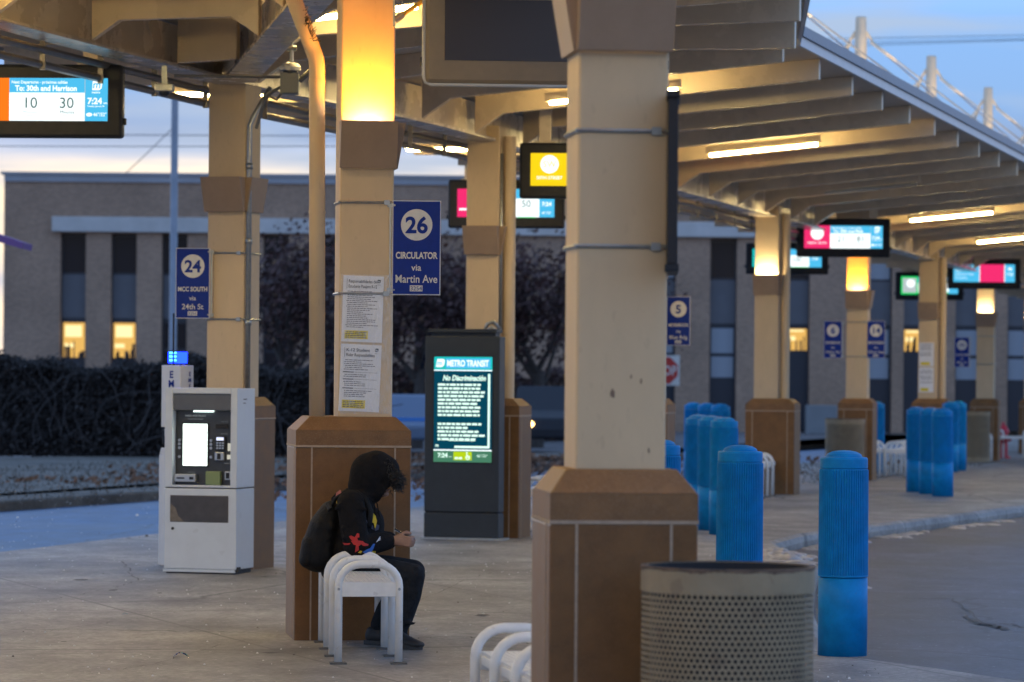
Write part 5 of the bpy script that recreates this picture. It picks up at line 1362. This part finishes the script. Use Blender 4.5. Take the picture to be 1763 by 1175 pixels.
spand = pmat('slate spandrel', (0.115, 0.12, 0.14), 0.6, var=0.1, vscale=2)
blind = pmat('drawn pale blind', (0.30, 0.34, 0.40), 0.6)
lit = emat('lit room', (1.0, 0.58, 0.15), 0.62); lit2 = emat('lit room ceiling', (1.0, 0.80, 0.38), 1.0)
litset = {0: 1, 1: 1, 12: 1, 14: 1}
for i, (x, ww, kind_) in enumerate(wins):
    mb = MB(); mb.box(x, x + ww, 0.42, 0.55, 0.02, ztopw); f_ = mb.build('window', frame_m, bld)
    mb = MB(); mb.rect(x + 0.05, x + ww - 0.05, wz(470), wz(408), 0.40); mb.build('upper_pane', glass if kind_ == 0 else blind if i % 3 == 1 else glass, f_)
    mb = MB(); mb.rect(x + 0.02, x + ww - 0.02, wz(549), wz(474), 0.39); mb.build('spandrel', spand, f_)
    zt_, zl_ = wz(557), wz(617 if kind_ == 0 else 594)
    if i in litset:
        mb = MB(); mb.rect(x + 0.06, x + ww - 0.06, zl_, zt_, 0.40); mb.build('lit_pane', lit, f_)
        mb = MB(); mb.rect(x + 0.12, x + ww - 0.15, zl_ + 0.62, zt_ - 0.08, 0.395); mb.rect(x + 0.1, x + ww * 0.5, zl_ + 0.3, zl_ + 0.42, 0.395); mb.build('ceiling_lamp', lit2, f_)
        mb = MB()
        for k in range(7): 
            x_ = x + random.uniform(0.1, ww - 0.1); mb.box(x_ - 0.02, x_ + random.uniform(0.01, 0.1), 0.375, 0.385, zl_, zl_ + random.uniform(0.1, 0.5))
        mb.build('indoor_clutter', frame_m, f_)
    else:
        mb = MB(); mb.rect(x + 0.07, x + ww - 0.07, wz(600), zt_, 0.40); mb.rect(x + 0.07, x + ww - 0.07, wz(642), wz(606), 0.40); mb.build('lower_pane', blind if kind_ else glass, f_)
mb = MB(); mb.box(gx(1374, BY, 0), gx(1426, BY, 0), -3.0, -2.6, 0, 0.85)
tag(mb.build('low_wall', pmat('grey rendered wall', (0.17, 0.185, 0.20), 0.8, var=0.1, vscale=2), bevel=0.02), 'low pale wall at the foot of the brick building on the right', 'wall').location = (0, BY, -0.16)

# ------------------------------------------------------------------ trees, hedge, pole, wires
leaf_purple = pmat('dark maroon leaves', (0.058, 0.026, 0.024), 0.7, var=0.5, vscale=1.2)
leaf_brown = pmat('brown leaves', (0.13, 0.075, 0.045), 0.8, var=0.4, vscale=2)
bark = pmat('bark', (0.05, 0.042, 0.038), 0.9, var=0.3, vscale=9, bump=0.5)
def leaf(mb, p, s, rg):
    a = Vector((rg.gauss(0, 1), rg.gauss(0, 1), rg.gauss(0, 1))).normalized(); u = a.orthogonal().normalized(); v = a.cross(u)
    mb.poly([p - u * s, p + v * s * .55, p + u * s, p - v * s * .55])
def tree(label, px, Y, ztop, spread, seed, n=5200, leafy=True, group='dark trees before the building'):
    rg = random.Random(seed)
    base = Vector((gx(px, Y, 0), Y, -0.16))
    t = thing('tree', label, 'tree', base, 0, group if leafy else None)
    mb = MB(); tips = []
    mb.tube([(0, 0, 0), (rg.uniform(-.05, .05), 0, 0.9), (rg.uniform(-.1, .1), 0, 1.8)], [0.17, 0.13, 0.11], 10)
    def limb(p, d, L, r, depth):
        pts = [p]; q = Vector(p); dd = Vector(d)
        for k in range(4):
            dd = (dd + Vector((rg.uniform(-.28, .28), rg.uniform(-.28, .28), rg.uniform(-.05, .2)))).normalized(); q = q + dd * L / 4; pts.append(q.copy())
        mb.tube(pts, [r, r * .8, r * .65, r * .5, r * .3], 6)
        tips.extend(pts[2:])
        if depth:
            for k in range(3): limb(pts[2 + k % 3], (dd + Vector((rg.uniform(-.9, .9), rg.uniform(-.9, .9), rg.uniform(-.1, .7)))).normalized(), L * .62, r * .5, depth - 1)
    for k in range(6):
        a = k * 1.05 + rg.random(); limb(Vector((0, 0, 1.3 + 0.1 * k)), Vector((math.cos(a) * spread * .5, math.sin(a) * spread * .5, 1.0)).normalized(), (ztop - 1.4) * 0.55, 0.07, 2)
    mb.build('trunk', bark, t)
    if leafy:
        mb = MB(); lo = [(tp, rg.uniform(0.35, 0.75)) for tp in tips]
        for i in range(n):
            c, rad = rg.choice(lo); p = c + Vector((rg.gauss(0, rad * .6), rg.gauss(0, rad * .6), rg.gauss(0, rad * .5)))
            if p.z < 0.9: continue
            mb.mi = 0 if rg.random() < 0.93 else 1
            leaf(mb, p, rg.uniform(0.045, 0.10), rg)
        mb.build('crown', [leaf_purple, leaf_brown], t, fix=False)
    return t
tree('dark maroon tree seen between the ticket machine column and the amber column', 500, 88, 4.6, 1.5, 1)
tree('dark tree with its trunk showing just left of the kiosk', 716, 84, 4.3, 1.4, 2)
tree('dark maroon tree showing right of the kiosk', 925, 86, 4.3, 1.4, 5)
tree('dark tree mostly hidden by the kiosk', 820, 92, 4.5, 1.5, 3)
tree('dark tree hidden behind the amber column', 610, 94, 4.5, 1.5, 4)
tree('dark tree behind the nearest column', 1030, 92, 4.1, 1.4, 6)
tree('bare twiggy tree sticking up over the roof of the brick building', 732, 140, 9.0, 1.2, 8, leafy=False)
def shrub(label, px, Y, wd, h, seed):
    rg_ = random.Random(seed); t = thing('shrub', label, 'shrub', (gx(px, Y, 0), Y, -0.16), 0, 'dark shrubs behind the trees')
    mb = MB()
    for i in range(5200):
        a, e = rg_.uniform(0, 6.283), rg_.uniform(0, 1) ; q = rg_.random() ** .4
        x = wd / 2 * q * math.cos(a); y = 0.7 * q * math.sin(a); z = h * e * (1 - 0.35 * (abs(x) / wd * 2) ** 2) * (0.9 + 0.2 * noise.noise((x * 2, seed, e)))
        mb.mi = 0 if rg_.random() < .9 else 1
        leaf(mb, Vector((x, y, max(0.05, z))), rg_.uniform(.04, .09), rg_)
    mb.build('foliage', [leaf_purple, leaf_brown], t, fix=False)
    mb = MB()
    for i in range(9): mb.tube([(rg_.uniform(-.2, .2), rg_.uniform(-.1, .1), 0), (rg_.uniform(-.5, .5) * wd * .7, rg_.uniform(-.3, .3), h * .8)], [.03, .01], 5)
    mb.build('stem', bark, t)
for k_, (px_, lb_) in enumerate(((505, 'dark shrub seen low between the ticket machine column and the amber column'), (600, 'dark shrub hidden low behind the amber column'), (690, 'dark shrub behind the van left of the kiosk'), (790, 'dark shrub hidden behind the kiosk'), (890, 'dark shrub just right of the kiosk column'), (965, 'dark shrub between the headlit car and the nearest column'), (1060, 'dark shrub hidden behind the nearest column'))):
    shrub(lb_, px_, 95 + (k_ % 2), 2.0, 1.75 + 0.15 * (k_ % 3), 40 + k_)
# vine covered fence
rg = random.Random(5)
hx0, hx1, hy = -11.0, -3.3, 67.0
hedge = thing('vine_hedge', 'dark leafless hedge of tangled vines behind the road on the left', 'hedge', ((hx0 + hx1) / 2, hy, -0.02))
hl = lambda x: 1.60 + 0.10 * math.sin(x * 1.9) + 0.06 * math.sin(x * 5.3 + 1)
mb = MB()
for i in range(42000):
    x = rg.uniform(hx0, hx1); z = rg.uniform(0.0, hl(x) + 0.1) if rg.random() < 0.75 else hl(x) + rg.gauss(0, 0.06)
    y = hy + rg.gauss(0, 0.22) - 0.15 * (1 - z / 2)
    leaf(mb, Vector((x, y, z)), rg.uniform(0.02, 0.055), rg)
mb.build('leaves', pmat('dead vine leaves', (0.030, 0.026, 0.026), 0.9, var=0.6, vscale=3), hedge, world=True, fix=False)
mb = MB()
for i in range(60):
    x = rg.uniform(hx0, hx1); p = Vector((x, hy - 0.3 - rg.random() * 0.25, rg.uniform(0, 0.5))); d = Vector((rg.uniform(-.8, .8), 0, 1)).normalized(); pts = [p.copy()]
    for k in range(rg.randint(6, 11)):
        d = (d + Vector((rg.uniform(-.65, .65), rg.uniform(-.08, .08), rg.uniform(-.25, .3)))).normalized(); p = p + d * 0.2; pts.append(p.copy())
        if p.z > hl(p.x) + 0.12: break
    mb.tube(pts, [0.013 * (1 - 0.7 * k / len(pts)) * (1 + (i % 9 == 0) * .5) for k in range(len(pts))], 5)
mb.build('vine', pmat('pale vine stems', (0.05, 0.046, 0.048), 0.9), hedge, world=True)
mb = MB()
mb.box(hx0, hx1, hy + 0.12, hy + 0.16, 0.0, 1.6)
for i in range(5): mb.box(hx0 + 0.2 + i * 1.85, hx0 + 0.27 + i * 1.85, hy + 0.165, hy + 0.24, 0.0, 1.8)
mb.build('fence_panel', pmat('fence slats dark', (0.02, 0.02, 0.022), 0.9), hedge, world=True)
mb = MB()
for i in range(5200):
    y = rg.uniform(44, 66.5); x0 = -6.0 + (y - 44) * 0.34
    x = x0 - rg.random() * 6 + rg.random() * 6
    if y < 62 and noise.noise((x * .5, y * .3, 1)) < 0.08: continue
    p = Vector((x, y, 0.03 + rg.random() * 0.03 + (0.10 * rg.random() if y > 63.5 else 0)))
    leaf(mb, p, rg.uniform(0.03, 0.075), rg)
tag(mb.build('fallen_leaves', pmat('fallen brown leaves', (0.16, 0.085, 0.05), 0.9, var=0.4, vscale=3), fix=False), 'brown leaves lying on the verge below the hedge', 'leaves', kind='stuff')
mb = MB()
for i in range(9000):
    y = rg.uniform(44.2, 66); x = -6.0 + (y - 44) * 0.34 + rg.uniform(-7, 7)
    if x > -6.3 + (y - 44) * 0.30 + 0.4 and y < 48 and x > -4.9: continue
    p = Vector((x, y, 0.02)); h = rg.uniform(0.02, 0.07); a = rg.uniform(0, 3.14)
    mb.poly([p + Vector((math.cos(a) * .012, math.sin(a) * .012, 0)), p - Vector((math.cos(a) * .012, math.sin(a) * .012, 0)), p + Vector((rg.uniform(-.05, .05), rg.uniform(-.05, .05), h))])
tag(mb.build('dead_grass', pmat('frosted dead grass', (0.13, 0.12, 0.105), 0.9, var=0.3, vscale=2), fix=False), 'frosted dead grass on the verge', 'grass', kind='stuff')
# tall pole and overhead wires
pole = thing('utility_pole', 'tall grey blue pole rising past the roofline, right of the upper left screen', 'pole', (gx(296, 80), 80, -0.16))
mb = MB(); mb.lathe([(0.13, 0), (0.13, 0.3), (0.085, 0.34), (0.072, 10.2)], 16); mb.build('shaft', pmat('pole paint', (0.20, 0.22, 0.26), 0.5, 0.3, var=0.15, vscale=3), pole, smooth=True)
mb = MB(); mb.tube([(0, 0, 10.0), (0.5, -0.4, 10.4), (1.3, -1.0, 10.5)], 0.05, 8); mb.box(1.2, 1.9, -1.25, -0.85, 10.42, 10.58); mb.build('lamp_arm', galv, pole)
wire_m = pmat('wire', (0.05, 0.055, 0.065), 0.6)
for i, (a, b, sag, lb) in enumerate((((-1500, 207, 95), (700, 235, 95), 6, 'thin overhead wire crossing the sky left of the ticket machine column, higher of two'), ((-1500, 231, 95), (700, 252, 95), 8, 'thin overhead wire crossing the sky left of the ticket machine column, lower of two'),
                                   ((215, 300, 93), (296, 222, 93), 1, 'thin guy wire slanting up to the tall pole'),
                                   ((300, 87, 120), (3200, 31, 120), 3, 'upper overhead wire behind the white masts'), ((300, 116, 120), (3200, 19, 120), 3, 'lower overhead wire behind the white masts'), ((300, 99, 120), (3200, 30, 120), 4, 'middle overhead wire behind the white masts'))):
    p0, p1 = at(*a), at(*b); mb = MB()
    mb.tube([p0.lerp(p1, k / 16) - Vector((0, 0, sag * 0.015 * math.sin(math.pi * k / 16))) for k in range(17)], 0.011, 5)
    tag(mb.build('overhead_wire', wire_m), lb, 'wire', 'overhead wires')

# purple awning tip at the far left
aw = thing('purple_awning', 'tip of a slanted purple awning poking in at the left edge', 'awning', (gx(-60, 60), 60, -0.1))
mb = MB(); z0 = at(48, 420, 60).z + 0.1; xr = at(48, 420, 60).x - aw.location.x
mb.prism([(xr, z0), (xr - 0.02, z0 - 0.10), (-0.9, z0 + 0.42), (-0.9, z0 + 0.62)], -0.6, 0.6); mb.build('cover', pmat('purple canvas', (0.17, 0.075, 0.22), 0.7, var=0.1, vscale=4), aw)
mb = MB(); mb.box(-0.08, 0.02, -0.05, 0.05, 0, z0 + 0.05); mb.build('post', galv, aw)

# stop sign
stp = thing('stop_sign', 'red stop sign on a white board, cut off by the nearest column', 'stop sign', (gx(1143, 96), 96, -0.16), R(-3))
zc_ = at(1143, 638, 96).z + 0.16
mb = MB(); mb.box(-0.39, 0.39, 0.0, 0.02, zc_ - 0.39, zc_ + 0.39); mb.build('backing', signwhite, stp)
mb = MB(); mb.poly([(0.37 * math.cos(R(22.5 + 45 * k)), -0.006, zc_ + 0.37 * math.sin(R(22.5 + 45 * k))) for k in range(8)]); mb.build('octagon', pmat('stop red', (0.48, 0.03, 0.025), 0.5), stp)
mb = MB(); mb.text('STOP', 0, zc_ - 0.12, 0.24, -0.012, bold=0.02, maxw=0.62); mb.build('lettering', signwhite, stp, fix=False)
mb = MB(); mb.box(-0.03, 0.03, 0.022, 0.07, 0, zc_ + 0.4); mb.build('post', galv, stp)

# parked vehicles among the trees
def vehicle(label, cat, name, px, Y, rz, body_m, L=4.4, W=1.8, H=1.45, lower=None, lamp_on=False, boxy=False):
    t = thing(name, label, cat, (gx(px, Y, 0), Y, -0.16), rz)
    if boxy: prof_ = [(-L / 2, .35), (-L / 2, H * .97), (-L / 2 + .1, H), (L / 2 - 1.0, H), (L / 2 - .45, H * .62), (L / 2, H * .52), (L / 2, .35)]
    else: prof_ = [(-L / 2, .35), (-L / 2 + .02, .85), (-L / 2 + .55, .95), (-L / 2 + 1.1, H), (L / 2 - 1.75, H), (L / 2 - 1.05, .95), (L / 2 - .1, .80), (L / 2, .55), (L / 2, .35)]
    mb = MB(); mb.prism(prof_, -W / 2, W / 2); mb.build('body', body_m, t, bevel=0.06)
    mb = MB()
    if boxy:
        mb.box(L / 2 - 1.9, L / 2 - 1.05, -W / 2 - .006, W / 2 + .006, H * .62, H * .9)
    else: mb.prism([(-L / 2 + .75, .98), (-L / 2 + 1.15, H - .08), (L / 2 - 1.8, H - .08), (L / 2 - 1.2, .98)], -W / 2 - .006, W / 2 + .006)
    mb.build('side_window', glass, t)
    if lower: mb = MB(); mb.box(-L / 2 - .008, L / 2 - .3, -W / 2 - .008, W / 2 + .008, .42, .8); mb.build('stripe', lower, t)
    for x in (-L / 2 + .85, L / 2 - .85):
        for s in (-1, 1):
            mb = MB(); mb.tube([(x, s * (W / 2 - .18), .33), (x, s * (W / 2 + .012), .33)], .33, 20); wh = mb.build('wheel', blackrubber, t)
            mb = MB(); mb.tube([(x, s * (W / 2 + .013), .33), (x, s * (W / 2 + .02), .33)], .2, 16); mb.build('rim', galv, wh)
    for s in (-1, 1):
        mb = MB(); mb.ico((L / 2 - .04, s * (W / 2 - .28), .66), (.06, .15, .09), 2); mb.build('headlight', emat('lit headlight', (1, .55, .16), 9) if lamp_on else pmat('lamp glass', (.4, .4, .42), .2), t)
    return t
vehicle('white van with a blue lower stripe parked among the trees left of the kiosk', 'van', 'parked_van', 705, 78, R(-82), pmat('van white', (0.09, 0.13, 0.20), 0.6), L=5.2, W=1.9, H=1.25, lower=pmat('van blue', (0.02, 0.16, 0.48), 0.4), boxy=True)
vehicle('dark car with lit amber headlights, partly hidden right of the kiosk column', 'car', 'parked_car', 962, 80, R(-92), pmat('car dark paint', (0.02, 0.022, 0.028), 0.6, spec=0.2), lamp_on=True)

# small red hydrant at the far right
hy_ = thing('fire_hydrant', 'small red hydrant by the farthest benches at the right edge', 'hydrant', (gx(1727, 72), 72, 0))
mb = MB(); mb.lathe([(0.14, 0), (0.14, 0.04), (0.09, 0.05), (0.09, 0.48), (0.115, 0.49), (0.115, 0.53), (0.08, 0.60), (0.03, 0.65), (0.03, 0.70)], 20); mb.build('barrel', pmat('hydrant red', (0.50, 0.03, 0.06), 0.45, var=0.1), hy_, smooth=False)
mb = MB(); mb.tube([(-0.15, 0, 0.38), (0.15, 0, 0.38)], 0.05, 12); mb.tube([(0, -0.15, 0.34), (0, 0, 0.34)], 0.06, 12); mb.build('outlet', MATS['hydrant red'], hy_)

# dome camera with its junction box on the beam conduit
cm = thing('security_camera', 'dome security camera on a stem with a junction box, left of the bent rain pipe', 'camera', at(499, 45, 27.0))
def cpt(px, py, dy=0): v = at(px, py, 27.0 + dy); return v
mb = MB(); mb.tube([cpt(502, 60), cpt(502, 108)], 0.016, 10); mb.tube([cpt(494, 84), cpt(510, 84)], 0.02, 8); mb.build('stem', galv, cm, world=True)
c_ = cpt(500, 115); mb = MB(); mb.lathe([(0.02, 0.03), (0.06, 0.02), (0.078, -0.005), (0.076, -0.03)], 24, c_); mb.build('shroud', pmat('camera white', (0.5, 0.5, 0.46), 0.4), cm, world=True)
mb = MB(); mb.ico(c_ + Vector((0, 0, -0.035)), (0.055, 0.055, 0.05), 3); mb.build('dome', pmat('camera dome', (0.02, 0.022, 0.025), 0.1), cm, smooth=True, world=True)
mb = MB(); a_, b_ = cpt(483, 162), cpt(515, 126); mb.box(a_.x, b_.x, 26.95, 27.09, a_.z, b_.z); mb.build('junction_box', pmat('box grey', (0.16, 0.17, 0.16), 0.45, 0.3), cm, bevel=0.006, world=True)
mb = MB(); mb.tube([cpt(300, 131), cpt(390, 132), cpt(484, 133)], 0.011, 8); mb.tube([cpt(515, 140), cpt(540, 118)], 0.02, 8); mb.tube([cpt(484, 150), cpt(470, 158), cpt(458, 168), cpt(450, 190), cpt(441, 222)], 0.012, 8); mb.tube([cpt(486, 160), cpt(476, 172), cpt(463, 165), cpt(456, 175)], 0.011, 8); mb.build('cable', pmat('cable grey', (0.11, 0.11, 0.11), 0.5), cm, world=True)
# second small camera by the strip light, left
cm2 = thing('security_camera', 'small flat camera mount below the conduit left of the ticket machine column', 'camera', at(283, 150, 28.0))
mb = MB(); mb.box(-0.07, 0.07, -0.06, 0.06, -0.035, 0.02); mb.build('mount', galv, cm2, bevel=0.006)
mb = MB(); mb.ico((0, 0, -0.04), (0.045, 0.045, 0.035), 2); mb.build('dome', MATS['camera dome'], cm2, smooth=True)
mb = MB(); mb.box(-0.02, 0.02, -0.02, 0.02, 0.02, 0.16); mb.build('stem', galv, cm2)
# short amber lit rod with clamps high right of the amber column
rod = thing('brace_rod', 'short yellow lit brace rod with steel clamps beside the top of the amber column', 'rod', at(690, 26, 22.0))
mb = MB(); mb.tube([at(692, 26, 22), at(738, -4, 22)], 0.014, 10); mb.build('rod', pmat('amber lit rod', (0.6, 0.38, 0.06), 0.4), rod, world=True)  # amber glow of the column lamp put into the rod's colour
mb = MB(); mb.tube([at(680, 36, 22), at(694, 25, 22)], 0.02, 8); mb.tube([at(682, 0, 22), at(692, 6, 22)], 0.018, 8); mb.box(at(677, 0, 22).x, at(680, 0, 22).x, 21.98, 22.04, at(0, 40, 22).z, at(0, -10, 22).z); mb.build('clamp', galv, rod, world=True)
